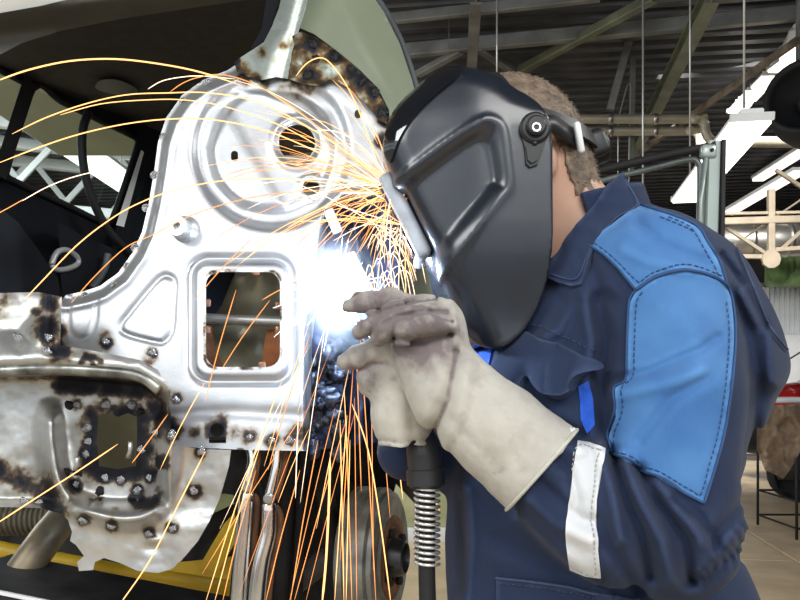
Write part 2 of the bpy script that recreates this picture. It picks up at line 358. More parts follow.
def glassy(name, tint, refl=.08):
    m = bpy.data.materials.new(name); m.use_nodes = True; nt = m.node_tree; nt.nodes.clear(); N = nt.nodes
    t = N.new('ShaderNodeBsdfTransparent'); t.inputs[0].default_value = (*tint, 1); g = N.new('ShaderNodeBsdfGlossy'); g.inputs[1].default_value = .03
    x = N.new('ShaderNodeMixShader'); x.inputs[0].default_value = refl; o = N.new('ShaderNodeOutputMaterial')
    nt.links.new(t.outputs[0], x.inputs[1]); nt.links.new(g.outputs[0], x.inputs[2]); nt.links.new(x.outputs[0], o.inputs[0]); return m
# ================================================================ the workshop hall
AX = np.array([.139, 1, 0]); AX = AX/np.linalg.norm(AX); CR = np.array([AX[1], -AX[0], 0])      # hall axis, across
def HP(a, c, z): q = AX*a+CR*c; return np.array([q[0], q[1], z])
m_conc = M('concrete', (.62, .48, .31), .45, 0, .12, 3., .12, 40.); m_joint = M('joint', (.12, .1, .075), .9)
m_deck = M('roof_sheet', (.075, .075, .08), .5, .3, .2, 2.); m_beam = M('grey_steel', (.20, .205, .20), .5, .2, .2, 4., .1)
m_olive = M('olive_steel', (.17, .19, .13), .5, .15, .2, 4., .1); m_rust = M('rusty_rod', (.22, .17, .13), .6, .2, .3, 8.)
m_wallw = M('white_paint', (.72, .74, .76), .6, 0, .06, 3.); m_walld = M('dark_wall', (.085, .08, .075), .8, 0, .2, 1.5)
m_pipe = M('pipe_paint', (.42, .38, .29), .4, .3, .15, 3.); m_black = M('black_rubber', (.012, .012, .014), .7, 0, .2, 6.)
m_white = M('white_enamel', (.8, .82, .82), .35, 0, .05, 5.); m_lamp = glow('lamp_light', (1, .97, .9), 4.); m_lampw = glow('lamp_light_warm', (1, .93, .82), 2.2)
m_sky = glow('daylight_panel', (1, .9, .78), 1.4); m_wire = M('wire', (.55, .55, .53), .4, .6, .1, 10.)
m_galv = M('galvanised', (.42, .41, .38), .32, .85, .2, 3., .1, 20.)

# floor: a joint bed and cast slabs
fl = mk('floor', rbox((HP(8, 0, 0)[0], 8, -.06), (26, 36, .1), .01), m_joint, kind='structure', smooth=False, loc=(0, 0, 0))
sl = rbox((0, 0, 0), (1.985, 1.985, .03), .006, 1); sme = None
for i in range(-2, 7):
    for j in range(-4, 4):
        p = HP(1+2*i, 1+2*j, -.005)
        if sme is None:
            o = mk('floor_slab', (sl[0]+p, sl[1]), m_conc, fl, False); o.data.transform(Matrix.Translation(-Vector(p))); o.location = p; sme = o.data
        else: o = bpy.data.objects.new('floor_slab', sme); COL.objects.link(o); o.parent = fl; o.location = p
        o.rotation_euler = (0, 0, -math.atan2(AX[0], AX[1]))
# roof: trapezoid ribs run across the hall
def corrugated(a0, a1, c0, c1, pitch, dep, fn):
    s = np.arange(a0, a1, pitch); prof = []
    for q in s: prof += [(q, 0), (q+pitch*.32, 0), (q+pitch*.45, dep), (q+pitch*.87, dep)]
    V = []; F = []
    for c in (c0, c1):
        for a, h in prof: V.append(fn(a, c, h))
    n = len(prof); F = [[i, i+1, n+i+1, n+i] for i in range(n-1)]; return np.array(V), F
ce = mk('ceiling', corrugated(-4, 24, -10, 10, .26, .09, lambda a, c, h: HP(a, c, 5.2-h)), m_deck, kind='structure', smooth=False)
def roof_bar(name, a, b, w, h, mat, prof=beam): return mk(name, prof(a, b, w, h), mat, ce, False)
roof_bar('roof_beam', Pz(370, 54, 4.9), Pz(810, 12, 4.9), .10, .14, m_beam)
roof_bar('roof_beam', Pz(360, 22, 5.0), Pz(600, -4, 5.0), .08, .1, m_beam)
roof_bar('roof_beam', Pz(711, -4, 4.6), Pz(634, 152, 4.6), .13, .15, m_olive, ibeam)
roof_bar('roof_beam', Pz(476, -4, 4.7), Pz(471, 76, 4.7), .10, .14, m_beam, ibeam)
roof_bar('roof_brace', Pz(492, 86, 4.85), Pz(655, -3, 4.85), .10, .09, m_olive)
roof_bar('roof_brace', Pz(418, 74, 4.85), Pz(462, 50, 4.85), .09, .07, m_beam)
roof_bar('roof_brace', Pz(478, 48, 4.85), Pz(585, 118, 4.85), .09, .07, m_beam)
roof_bar('roof_brace', Pz(640, 152, 4.3), Pz(798, 40, 4.3), .06, .06, m_rust)
roof_bar('roof_brace', P(632, 30, 9.0), P(610, 110, 9.0), .08, .06, m_beam)
mk('roof_post', beam([P(633, 30, 9.4)[0], 9.4, 5.12], P(631, 175, 9.4), .06, .06), m_beam, smooth=False, label='slim grey post hanging from the roof just left of the long pale cord', cat='post')
for k, c in enumerate((-6.5, -4.2, -2.0)):      # trusses seen through the car window
    lt = root('roof_truss', 'white lattice roof truss seen through the car window, %s of three' % ('nearest', 'middle', 'furthest')[k], 'truss', HP(8.5+k, -5, 3.3), 'lattice trusses behind the car window')
    def roof_bar(nm, a, b, w, h, mat): return mk(nm.replace('roof_beam', 'chord').replace('roof_brace', 'lattice_bar'), beam(a, b, w, h), mat, lt, False)
    for z, w in ((4.3, .14), (3.35, .12)): roof_bar('roof_beam', HP(6.5+k, -9, z), HP(11+k, -1.2, z-.1), w, w, m_wallw)
    for q in range(6):
        a0 = HP(6.5+k+q*.75, -9+q*1.3, 4.3); b0 = HP(6.5+k+(q+.5)*.75, -9+(q+.5)*1.3, 3.35); c0 = HP(6.5+k+(q+1)*.75, -9+(q+1)*1.3, 4.3)
        roof_bar('roof_brace', a0, b0, .07, .07, m_wallw); roof_bar('roof_brace', b0, c0, .07, .07, m_wallw)
# walls
def wall(name, a, b, z0, z1, t, mat):
    a = np.array(a); b = np.array(b); up = np.array([0, 0, 1]); mid = (a+b)/2; mid[2] = 0
    d = b-a; d[2] = 0; return mk(name, beam(np.array([*a[:2], (z0+z1)/2]), np.array([*b[:2], (z0+z1)/2]), t, z1-z0), mat, kind='structure', smooth=False)
wall('wall_back', HP(23, -10, 0), HP(23, 10, 0), 0, 5.4, .2, m_walld)
wr = wall('wall_right', HP(-4, 9.6, 0), HP(23, 9.6, 0), 0, 5.4, .2, m_walld)
wl = wall('wall_left', HP(-4, -9.6, 0), HP(23, -9.6, 0), 0, 2.2, .2, m_wallw)
wall('wall_left_upper', HP(-4, -9.6, 0), HP(23, -9.6, 0), 4.2, 5.4, .2, m_wallw)
m_hz = M('window_frame_paint', (.6, .62, .62), .5)
for k in range(9):
    a = -2.5+3*k
    w = root('window_%d' % (k+1), None, None, HP(a, -9.6, 2.2), kind='structure')
    fr = [beam(HP(a-1.5, -9.6, z), HP(a+1.5, -9.6, z), .1, .1) for z in (2.25, 3.2, 4.15)]+[beam(HP(a+s, -9.6, 2.2), HP(a+s, -9.6, 4.2), .1, .1) for s in (-1.45, 0, 1.45)]
    mk('window_frame', join(*fr), m_hz, w, False)
    mk('window_pane', join(*[beam(HP(a+s-.7, -9.6, z), HP(a+s+.7, -9.6, z), .012, .9) for s in (-.72, .72) for z in (2.72, 3.68)]), glassy('pane_glass_%d' % k, (.92, .95, .95), .05), w, False)

# partition at the right: white skirting wall and translucent ribbed sheet over it
wall('wall_partition', P(600, 386, 15)*[1, 1, 0], P(990, 386, 14.2)*[1, 1, 0], 0, CAM_H+50/800*15, .15, m_wallw)
m_trans = M('ribbed_sheet', (.75, .78, .80), .35, 0, .08, 2.)
ps = root('ribbed_partition_sheet', 'pale ribbed sheet panel standing on the low white wall at right', 'sheet', P(760, 336, 14.9))
for k in range(6):
    x0 = 690+k*40; prof = []
    for q in range(8):
        for u, h in ((0, 0), (.3, 0), (.42, .05), (.88, .05)): prof.append((x0+(q+u)*5, h))
    V = [P(x, y, 14.85-h-.1*k/6+(0)) for y in (336, 286) for x, h in prof]; n = len(prof)
    mk('panel', (V, [[i, i+1, n+i+1, n+i] for i in range(n-1)]), m_trans, ps, False)
mk('rail', beam(P(680, 285, 14.8), P(940, 285, 14.8), .06, .08), m_beam, ps, False)

# ---- hanging fluorescent fixture
def fixture(name, label, a, b, w, h, group=None, mat=m_lamp, wires=()):
    r = root(name, label, 'ceiling light', (np.asarray(a)+b)/2, group)
    a = np.asarray(a, float); b = np.asarray(b, float); t = (b-a)/np.linalg.norm(b-a); s = np.cross(t, [0, 0, 1.]); s /= np.linalg.norm(s)
    mk('housing', join(beam(a, b, w*.55, h), beam(a+[0, 0, -h*.45], b+[0, 0, -h*.45], w, h*.35)), m_white, r, False)
    mk('diffuser', rbox_between(a+t*.02+[0, 0, -h*.85], b-t*.02+[0, 0, -h*.85], w*.94, h*.6), mat, r, True)
    for e in (a, b): mk('end_cap', beam(e-t*.012+[0, 0, -h*.5], e+t*.012+[0, 0, -h*.35], w*1.02, h*.9), m_white, r, False)
    for q in wires: mk('suspension_wire', tube([q[0], q[1]], .006, 6), m_wire, r)
    return r
def rbox_between(a, b, w, h): return beam(a, b, w, h)
a = P(752, 113, 3.9); b = P(686, 196, 5.6); b[2] = a[2]; b = P(0, 0, 1)*0+[(686-400)/800*5.6, 5.6, a[2]]
fixture('fluorescent_light', 'long white fluorescent light hanging on wires above the open car door frame', a, b, .2, .045, None, m_lamp,
        [(P(744, 108, 4.1), P(745, -30, 4.1)*[1, 1, 0]+[0, 0, 5.12]), (P(690, 172, 5.5)*[1, 1, 0]+[0, 0, a[2]], P(690, 0, 5.5)*[1, 1, 0]+[0, 0, 5.12])])
A = P(66, 134, 5.0); B = P(142, 192, 6.4); B[2] = A[2]
fixture('fluorescent_light', 'white fluorescent light seen through the rear window of the car', A, B, .26, .06, None, m_lampw, [(A+[.1, .2, .02], [A[0]+.1, A[1]+.2, 5.12]), (B-[.1, .2, -.02], [B[0]-.1, B[1]-.2, 5.12])])
# ---- row of roof lights running up to the right corner
seg = [((800, 52), (778, 68), 'second'), ((776, 70), (762, 84), 'third'), ((760, 86), (750, 97), 'fourth'), ((748, 99), (738, 109), 'fifth')]
for (p, q, nm) in seg:
    A = Pz(p[0]-3, p[1], 4.75); B = Pz(q[0]-3, q[1], 4.75)
    fixture('roof_light', 'bright roof light, %s from the right corner in the slanting row under the roof' % nm, A+(B-A)*.06, B-(B-A)*.04, .21, .06, 'slanting row of roof lights', m_lampw)
A = Pz(800, 30, 4.75); B = Pz(790, 46, 4.75)
fixture('roof_light', 'pale boxed roof light at the top right corner, nearest of the slanting row', A, B, .22, .14, 'slanting row of roof lights', m_lampw)
# ---- skylight strips further back
sk = root('skylight_strip', 'pair of long glowing skylight strips behind the white roof truss at right', 'skylight', P(760, 190, 13))
for k, (p, q) in enumerate((((728, 214), (800, 172)), ((758, 180), (806, 150)))):
    A = P(*p, 14.5); B = P(*q, 12.5); mk('skylight_frame', beam(A+[0, 0, .05], B+[0, 0, .05], .26, .05), m_white, sk, False); mk('skylight_pane', beam(A, B, .2, .05), m_sky, sk, False)
# ---- white truss at right
tr = root('roof_truss', 'white painted tubular roof truss with gusset plate at the far right', 'truss', P(770, 258, 11))
m_tr = M('truss_paint', (.21, .175, .13), .5, 0, .12, 4.)
def tb(p, q, w, d=11., d2=None): mk('truss_bar', beam(P(*p, d), P(*q, d2 or d), w), m_tr, tr, False)
tb((715, 222), (815, 219), .10); tb((715, 214), (815, 212), .04); tb((771, 190), (771, 258), .09); tb((715, 256), (770, 257), .06); tb((774, 250), (815, 247), .06); tb((724, 226), (766, 254), .05, 11.1)
tb((808, 225), (776, 254), .05, 11.1); tb((776, 170), (815, 196), .05, 11.2); tb((724, 252), (815, 190), .025, 11.3)
mk('gusset_plate', lathe(P(771, 259, 10.95), (0, 1, 0), [(.05, -.02), (.13, -.02), (.13, .03), (.05, .03)], 10), m_tr, tr, False)
# ---- ducts and pipes
vd = root('ventilation_duct', 'shiny metal ventilation duct running across behind the white truss', 'duct', P(770, 240, 12.5))
A = P(690, 241, 12.6); B = P(900, 238, 12.4); mk('duct', tube([A, A+(B-A)*.5, B], .26, 24), m_galv, vd)
for u in (.1, .28, .46, .64): q = A+(B-A)*u; mk('clamp_ring', tube([q-[.03, 0, 0], q+[.03, 0, 0]], .275, 24), m_galv, vd)
bd = root('round_fan_duct', 'big black round fan duct under the roof at the upper right', 'duct', P(800, 98, 7))
c = P(806, 97, 7.); mk('casing', lathe(c, (-.55, -.8, .1), [(.30, -.5), (.34, -.3), (.34, .04), (.31, .06), (.28, .02), (.27, -.25)], 32), m_black, bd); mk('hub', lathe(c, (-.55, -.8, .1), [(.09, -.3), (.09, -.1), (.05, -.06)], 16), m_black, bd)
mk('mount_bracket', beam(c+[0, .1, .3], c+[0, .1, 1.6], .06), m_beam, bd, False)
for k, (y, x1) in enumerate(((119, 697), (131, 692))):
    d = 9+.2*k; e = [P(480, y, d), P(x1-8, y, d), P(x1, y-1, d), P(x1+7, y+4, d), P(x1+9, y+14, d), P(x1+14, y+21, d), P(x1+24, y+22-k*10, d), P(860, y+22-k*8, d)]
    r = root('overhead_pipe', 'overhead pipe with an elbow behind the door frame, %s of two' % ('upper' if k == 0 else 'lower'), 'pipe', P(650, y, d), 'overhead pipes')
    mk('pipe', tube(catmull(e, 6), .052, 12), m_pipe, r)
    for x in (610, 655): q = P(x, y, d); mk('pipe_clip', tube([q-[.025, 0, 0], q+[.025, 0, 0]], .062, 12), m_galv, r)
    mk('valve_wheel', lathe(P(x1-2, y, d-.07), (0, -1, 0), [(.05, 0), (.06, .012), (.05, .024)], 14), m_pipe, r)
for i, (x, y0, y1, d, nm) in enumerate(((497, -20, 90, 6.5, 'thin white cord hanging from the roof straight above the welding helmet'), (643, -10, 210, 6.0, 'thin pale cord hanging from the roof behind the collar, longest of three'),
                                     (629, 84, 210, 7, 'short pale looped cord hanging left of the longer cord'), (449, -8, 62, 8.3, 'dark thin cord hanging beside the grey roof post'))):
    A = P(x, y1, d); B = P(x, y0, d) if i != 2 else P(x, y0, d)
    pts = [A, (A+B)/2, B] if i not in (2, ) else [P(618, 212, 9.33), P(618, 120, 9.33), P(627, 86, 9.35), P(630, 83, 9.36), P(631, 88, 9.34), P(629, 150, 9.33), P(629, 210, 9.33)]
    if i in (0, 1, 3): B = B*1.0; pts = [A, (A+B)/2, np.array([B[0], B[1], 5.12])]
    mk('hanging_cord', tube(pts, .008 if i != 3 else .004, 6), m_wire if i != 3 else m_rust, label=nm, cat='cord')

# ---- cars, table and rack at the far right
m_red = M('red_glass', (.45, .012, .015), .2, 0, .2, 6., coat=.6); m_cblack = M('black_paint', (.012, .013, .016), .15, 0, .1, 4., coat=1.)
m_cglass = M('dark_glass', (.05, .06, .07), .05, 0, .1, 3.); m_cloth = M('tan_hide', (.34, .24, .16), .9, 0, 0, 9., .6, 60., (.14, .095, .065))
rc = root('parked_car', 'black parked car with red tail light behind the cloth covered stand', 'car', P(830, 386, 10)*[1, 1, 0])
def prof_ext(pts, d0, d1): # side profile in x,z extruded in depth with tapered upper part
    V = []; n = len(pts)
    for k, d in ((0, d0), (1, d0+.08), (2, d1-.08), (3, d1)):
        for x, z in pts: s = (1 if k in (1, 2) else .97); V.append((x, d+(.12*max(0, z-.9))*(1 if k < 2 else -1), z*s))
    F = [[k*n+i, k*n+(i+1) % n, (k+1)*n+(i+1) % n, (k+1)*n+i] for k in range(3) for i in range(n)]+[list(range(n))[::-1], [3*n+i for i in range(n)]]; return np.array(V), F
x0 = (775-400)/800*10
body = [(x0, .35), (x0-.02, .8), (x0+.05, .98), (x0+.35, 1.02), (x0+.95, 1.5), (x0+1.5, 1.58), (x0+2.6, 1.5), (x0+3.3, 1.0), (x0+4.2, .9), (x0+4.3, .4)]
mk('car_shell', prof_ext(body, 9.3, 11.0), m_cblack, rc, True, sharp=35)
mk('windscreen', (np.array([P(783, 362, 9.35), P(825, 336, 9.5), P(825, 336, 10.8), P(783, 362, 10.9), P(783, 364, 9.35), P(825, 338, 9.5), P(825, 338, 10.8), P(783, 364, 10.9)]), [[0, 1, 2, 3], [7, 6, 5, 4], [0, 4, 5, 1], [1, 5, 6, 2], [2, 6, 7, 3], [3, 7, 4, 0]]), m_cglass, rc, False)
mk('wing_mirror', rbox(P(781, 373, 9.2), (.16, .1, .14), .04, 3), m_cblack, rc)
for s in (.75, 3.5): mk('wheel', lathe((x0+s, 9.25, .33), (0, -1, 0), [(.2, 0), (.32, .01), (.33, .06), (.33, -.15), (.2, -.15)], 24), m_black, rc)
rd = root('red_car_bonnet', 'bright red car wing and lamp peeping out right of the sleeve', 'car', P(782, 386, 8.6)*[1, 1, 0])
V, F = lathe((0, 0, 0), (0, 0, 1), [(.01, .30), (.12, .28), (.24, .2), (.32, .06), (.33, -.16), (.30, -.26)], 24); mk('wing', (V*[1, 1, 1]+P(794, 410, 8.7), F), m_red, rd)
mk('lower_body', rbox(P(800, 455, 8.75), (.62, .3, .55), .05, 2), m_cblack, rd)
mk('bumper', rbox(P(796, 411, 8.35), (.6, .1, .06), .02), m_white, rd); mk('wheel', lathe(P(800, 470, 8.7)*[1, 1, 0]+[0, 0, .3], (0, -1, 0), [(.2, 0), (.29, .01), (.3, .05), (.3, -.15), (.2, -.15)], 24), m_black, rd)
cs = root('wire_stand', 'low black wire stand carrying the brown hide cloth', 'stand', P(800, 386, 6.8)*[1, 1, 0])
zt = P(0, 412, 6.8)[2]
for dx, dd in ((-.10, -.35), (-.10, .35), (.9, -.35), (.9, .35)):
    q = P(788, 386, 6.8)*[1, 1, 0]+[dx, dd, 0]; mk('leg', tube([q, q+[0, 0, zt]], .012, 8), m_black, cs)
for z in (.1, .32):
    q = P(788, 386, 6.8)*[1, 1, 0]; mk('rail', tube([q+[-.1, -.35, z], q+[.9, -.35, z], q+[.9, .35, z], q+[-.1, .35, z], q+[-.1, -.35, z]], .009, 6), m_black, cs)
mk('shelf', rbox(P(788, 386, 6.8)*[1, 1, 0]+[.4, 0, zt-.01], (1.1, .8, .03), .008), m_black, cs)
def clothd(x, y): return 6.36+.0*x+.05*vnoise(x*.12, y*.07, 0, 3)+.03*vnoise(x*.3, y*.2, 1, 4)
c1 = PA(*cdt([(761, 412), (775, 405), (806, 403), (830, 404), (830, 430), (812, 440), (798, 456), (790, 470), (783, 479), (774, 474), (765, 470), (761, 450)], [], 2.5)[0].T, 6.4)
sheet('hide_cloth', [(757, 412), (770, 406), (806, 403), (840, 404), (840, 425), (815, 436), (800, 452), (790, 470), (783, 479), (774, 474), (765, 470), (757, 450)], m_cloth, None, clothd, step=2.5, thick=.02, label='brown mottled hide cloth draped over the black wire stand', cat='cloth')
mk('folded_rag', rbox(P(786, 400, 6.7), (.35, .3, .05), .02, 3), m_white, label='white folded rag lying on top of the brown hide cloth', cat='cloth')
mk('green_machine', join(rbox(P(795, 272, 14), (.9, .5, .5), .08, 3), rbox(P(783, 266, 13.9), (.3, .4, .3), .08, 3), lathe(P(778, 268, 13.7), (.3, -1, 0), [(.2, 0), (.26, .03), (.2, .06)], 20)), M('green_paint', (.2, .32, .12), .5, 0, .3, 5.), label='green machine standing behind the top of the ribbed partition', cat='machine', sharp=40)
gc = root('green_cabinet', 'pale green metal cabinet behind the welding torch cable', 'cabinet', P(425, 386, 6.5)*[1, 1, 0])
m_pg = M('pale_green', (.50, .52, .30), .5, 0, .1, 6.)
q = P(418, 386, 6.5)
mk('body', rbox([q[0], 6.6, .42], (.9, .4, .60), .015), m_pg, gc, sharp=30); mk('door', rbox([q[0]-.1, 6.39, .44], (.5, .02, .50), .006), m_pg, gc); mk('plinth', rbox([q[0], 6.6, .06], (.96, .46, .12), .01), m_white, gc); mk('handle', rbox([q[0]+.1, 6.37, .5], (.02, .03, .12), .008), m_galv, gc)
# ================================================================ the car being welded
car = root('car_body', 'stripped silver car rear with scorched welded panels and bare D pillar, left of the welder', 'car', P(180, 386, 1.9)*[1, 1, 0]+[0, 0, .62])
m_steel = steel('bright_steel', (.52, .53, .545), .40, .82, .06); m_steel2 = steel('dull_steel', (.56, .56, .54), .36, .75, .12)
m_green = M('grey_green_paint', (.23, .26, .18), .42, .1, .1, 5., .05, 90., coat=.15); m_silver = steel('pillar_steel', (.36, .40, .37), .34, .8, .1, True)
m_head = M('headliner', (.045, .043, .042), .9, 0, .1, 40.); m_trim = M('dark_trim', (.008, .010, .014), .8, 0, .2, 8., .1, 200., spec=.2); m_trimg = M('grey_trim', (.07, .08, .09), .5, 0, .15, 8.)
m_roofw = M('roof_primer', (.85, .84, .78), .5, 0, .06, 4.); m_rim = M('roof_rim', (.125, .125, .11), .7, 0, .15, 6.)
m_weld = M('weld_metal', (.46, .46, .48), .22, .9, .35, 120., .5, 300.); m_char = M('charred_bolt', (.035, .03, .032), .35, .7, .4, 90., .5, 260.)
m_under = M('underbody', (.014, .013, .013), .75, 0, .4, 14., .4, 80.); m_chrome = M('chrome', (.75, .74, .72), .16, 1., .06, 12.)
m_cast = M('cast_iron', (.30, .29, .25), .5, .35, .25, 25., .3, 160.); m_rusty = M('rust', (.30, .13, .055), .8, .1, 0, 30., .4, 200., (.09, .045, .03))
m_win = glassy('car_glass', (.92, .97, .96), .06)

def farD(x): return 1.725/(.408+(400-x)/800)
win1 = [(-45, 42), (0, 70), (25, 84), (1, 166), (-45, 148)]
win2 = [(33, 88), (60, 101), (86, 114), (126, 133), (137, 140), (136, 150), (127, 178), (113, 217), (107, 223), (97, 220), (60, 202), (8, 178), (6, 172)]
sheet('side_wall', [(-60, 10), (0, 45), (60, 78), (120, 105), (190, 135), (190, 330), (-60, 330)], m_trim, car, lambda x, y: farD(x)+.03*sst(215, 240, y-.4*x), holes=[win1, catmull(win2, 3, True)], step=6, thick=.02)
for k, wp in enumerate((win1, win2)):
    w = sheet('side_window', [(p[0], p[1]) for p in wp], m_win, car, lambda x, y: farD(x)+.012, step=14, thick=.004)
    q = catmull(wp, 4, True) if k else resample(wp, 20); q = np.concatenate([q, q[:1]])
    mk('window_seal', tube(PA(q[:, 0], q[:, 1], farD(q[:, 0])-.006), .009, 6), m_black, w)
sheet('window_pillar', [(26, 70), (36, 88), (6, 180), (-6, 172), (-3, 160)], m_black, car, lambda x, y: farD(x)-.03, step=6, thick=.03)
sheet('corner_trim', [(136, 128), (152, 136), (153, 150), (139, 205), (128, 245), (112, 250), (117, 222), (134, 165), (138, 148)], m_trim, car, lambda x, y: farD(x)-.05, step=5, thick=.04)
sheet('bright_strip', [(141, 150), (144, 152), (124, 227), (116, 225)], m_white, car, lambda x, y: farD(x)-.058, step=5, thick=.01)
bl = catmull([(89, 112), (83, 128), (82, 150), (86, 178), (97, 210), (112, 235), (132, 255)], 5); mk('seat_belt', tube(PA(bl[:, 0], bl[:, 1], farD(bl[:, 0])-.1), .011, 8), m_black, car)
# headliner, roof rim
def headD(x, y): return np.clip((2.03-CAM_H)*FPX/(HY-y), 1.3, 3.4)-.06*gau(y-60-.15*x, 60)*sst(250, 60, x)
hl = sheet('headliner', [(-60, -14), (330, -14), (330, 150), (200, 165), (160, 142), (128, 124), (60, 92), (0, 66), (-60, 36)], m_head, car, lambda x, y: headD(x, y), step=7, thick=.02)
sheet('grab_handle', [(95, 87), (102, 80), (118, 80), (134, 87), (137, 94), (122, 95), (104, 92)], m_trimg, hl, lambda x, y: headD(x, y)-.03, step=3, thick=.02, sm=True)
sheet('roof_edge', [(-60, -16), (100, -16), (78, -2), (40, 7), (0, 14), (-60, 28)], m_roofw, car, lambda x, y: 1.46+.0012*(y+16), step=5, thick=.01)
sheet('roof_rim', [(-60, 27), (0, 13), (40, 6), (78, -3), (100, -16), (278, -16), (272, -4), (205, 6), (120, 19), (60, 31), (22, 43), (-10, 60), (-60, 78)], m_rim, car, lambda x, y: 1.47+.09*sst(8, 40, y+.12*x), step=5, thick=.01)
# seat, inner trim, release handle
sheet('seat_back', [(-50, 182), (0, 208), (18, 222), (40, 252), (58, 278), (66, 320), (-50, 330)], m_trim, car, lambda x, y: 1.78+.05*gau(x-5, 30)*0+.0012*np.maximum(x-20, 0)**1.2-.02*gau(y-238, 30)*gau(x-5, 18), step=6, thick=.05)
lc = catmull([(52, 265), (57, 253), (66, 250), (76, 256), (78, 263), (70, 268), (58, 270)], 5, True); lc = np.concatenate([lc, lc[:1]])
mk('release_handle', tube(PA(lc[:, 0], lc[:, 1], farD(lc[:, 0])-.09), .0075, 8), M('satin_grey', (.42, .43, .43), .35, .3, .1, 9.), car)
sheet('side_trim', [(58, 222), (84, 236), (126, 254), (150, 262), (150, 330), (50, 330), (62, 300)], m_trimg if False else m_trim, car, lambda x, y: farD(x)-.09+.02*gau(x-100, 6), step=6, thick=.03)
bl = catmull([(108, 254), (105, 268), (98, 280), (92, 288)], 5); mk('trim_bead', tube(PA(bl[:, 0], bl[:, 1], farD(bl[:, 0])-.11), .010, 8), m_trimg, car)
mk('load_floor', rbox((-.55, 1.95, P(0, 300, 1.3)[2]-.05), (1.2, 1.1, .02), .005), m_trim, car)

mk('roof_skin', rbox((-.70, 2.25, 2.125), (1.16, 1.5, .03), .012, 2), m_green, car)
# ---- inner quarter panel
def Dp(x, y): return 1.20+.00022*(200-x)+.00028*(HY-y)
panel_w = [(106, 342), (152, 352)]
lip_w = [(183, 101), (163, 137), (154, 175), (146, 208), (135, 248), (127, 266), (114, 285), (85, 296), (208, 83)]
base_w = [(250, 438), (272, 441), (290, 441), (176, 400), (171, 433)]
def blobs(x, y, L):
    b = np.zeros(np.shape(x))
    for cx, cy, r, a in L: b = np.maximum(b, a*np.exp(-((x-cx)**2+(y-cy)**2)/(r*r)))
    return b
def burn_panel(x, y):
    n = fbm(x*.09, y*.09, 0, 4, 11)*.5
    L = [(c[0], c[1]+1, 7.5, .8) for c in panel_w]+[(105, 335, 8, .5), (58, 330, 10, .9), (54, 345, 12, .8), (52, 312, 8, .7)]
    L += [(250, 438, 10, .7), (272, 440, 9, .7), (290, 441, 8, .6), (172, 428, 12, .85), (176, 398, 7, .75), (217, 430, 12, .95), (222, 418, 9, .5), (235, 432, 10, .5), (195, 432, 9, .5), (166, 395, 7, .6), (300, 436, 14, .6)]
    L += [(150, 362, 10, .5), (310, 40, 14, .9), (285, 60, 20, .6), (300, 78, 22, .7), (385, 120, 9, .9), (383, 140, 10, .9), (374, 100, 10, .6), (245, 78, 10, .55), (265, 82, 8, .5)]
    b = blobs(x, y, L)+0
    for l in lip_w: b = np.maximum(b, .32*np.exp(-((x-l[0])**2+(y-l[1])**2)/30))
    b = np.maximum(b, .55*gau(sd_rr(x, y, 205, 271, 281, 368, 12), 2.2)*sst(.0, .5, n+.25))
    return np.clip(b*(1+n*1.2), 0, 1)
left_edge = [(240, 62), (228, 70), (203, 80), (182, 95), (166, 118), (158, 142), (154, 172), (149, 202), (142, 232), (133, 252), (118, 273), (100, 286), (85, 291), (66, 295)]
outl = left_edge+[(62, 300), (60, 320), (57, 345), (80, 349), (110, 355), (140, 361), (158, 371), (167, 386), (170, 410), (169, 445), (200, 448), (250, 450), (308, 451), (309, 430), (311, 400), (312, 340), (318, 292), (326, 250), (331, 212), (345, 200), (368, 203), (386, 168), (388, 130), (384, 105), (374, 88), (358, 72), (338, 54), (316, 38), (302, 32), (290, 38), (284, 55), (276, 70), (260, 76)]
fold = [(303, 460), (303, 330), (309, 290), (318, 240), (323, 208), (344, 192), (384, 192)]
tri = catmull([(121, 325), (131, 311), (150, 288), (161, 277), (169, 276), (175, 283), (174, 305), (172, 330), (165, 341), (156, 342), (126, 334)], 5, True)
uem = catmull([(70, 298), (68, 318), (71, 333), (80, 339), (90, 335), (95, 322), (97, 298)], 5)
def relief_panel(x, y):
    D = Dp(x, y); r = np.hypot(x-272, y-150)
    wgt = sst(78, 110, y+.35*(300-x)*0)*sst(372, 330, x)
    D = D+wgt*(.011*sst(83, 72, r)-.009*sst(66, 55, r))
    r1 = np.hypot(x-297, y-143); D = D-.0035*gau(r1-25, 3.5)+.004*sst(24, 20, r1)
    r2 = np.hypot(x-311, y-188); D = D-.003*gau(r2-12, 2.5)
    q = np.stack([np.atleast_1d(x), np.atleast_1d(y)], -1)
    D = D-.010*gau((x-215)*.55+(y-118)*-.84+0, 4)*0
    d = sd_rr(x, y, 191, 259, 291, 381, 18); D = D+.008*gau(d, 4.)-.003*sst(2, -6, d)
    D = D+.004*gau(sd_line(x, y, np.concatenate([tri, tri[:1]])), 2.4)+.004*gau(sd_line(x, y, uem), 2.4)
    dl = sd_line(x, y, left_edge); D = D+.016*sst(12, 3, dl)-.003*gau(dl-13, 3)
    df = sd_line(x, y, fold); rt = (x > np.interp(-y, [-460, -330, -290, -240, -208, -192], [303, 303, 309, 318, 323, 344])) & (y > 195); D = D+np.where(rt, .06*sst(0, 9, df), 0)-.003*gau(df, 4)
    # stepped shoulder under the pillar foot and the crease down to its right
    D = D+.0022*sst(6, -6, sd_poly(x, y, [(262, 92), (300, 84), (340, 98), (372, 122), (384, 150), (372, 175), (352, 168), (330, 120), (300, 100)]))
    D = D-.002*gau(sd_line(x, y, [(236, 92), (262, 95), (292, 108), (318, 128)]), 3)-.005*sst(6, -6, sd_poly(x, y, [(229, 112), (250, 150), (285, 206), (240, 206), (214, 180), (208, 150)]))*wgt
    D = D+.004*gau(sd_line(x, y, [(172, 415), (230, 412), (300, 416)]), 7)+.0012*fbm(x*.02, y*.02, 0, 2, 5)
    return D
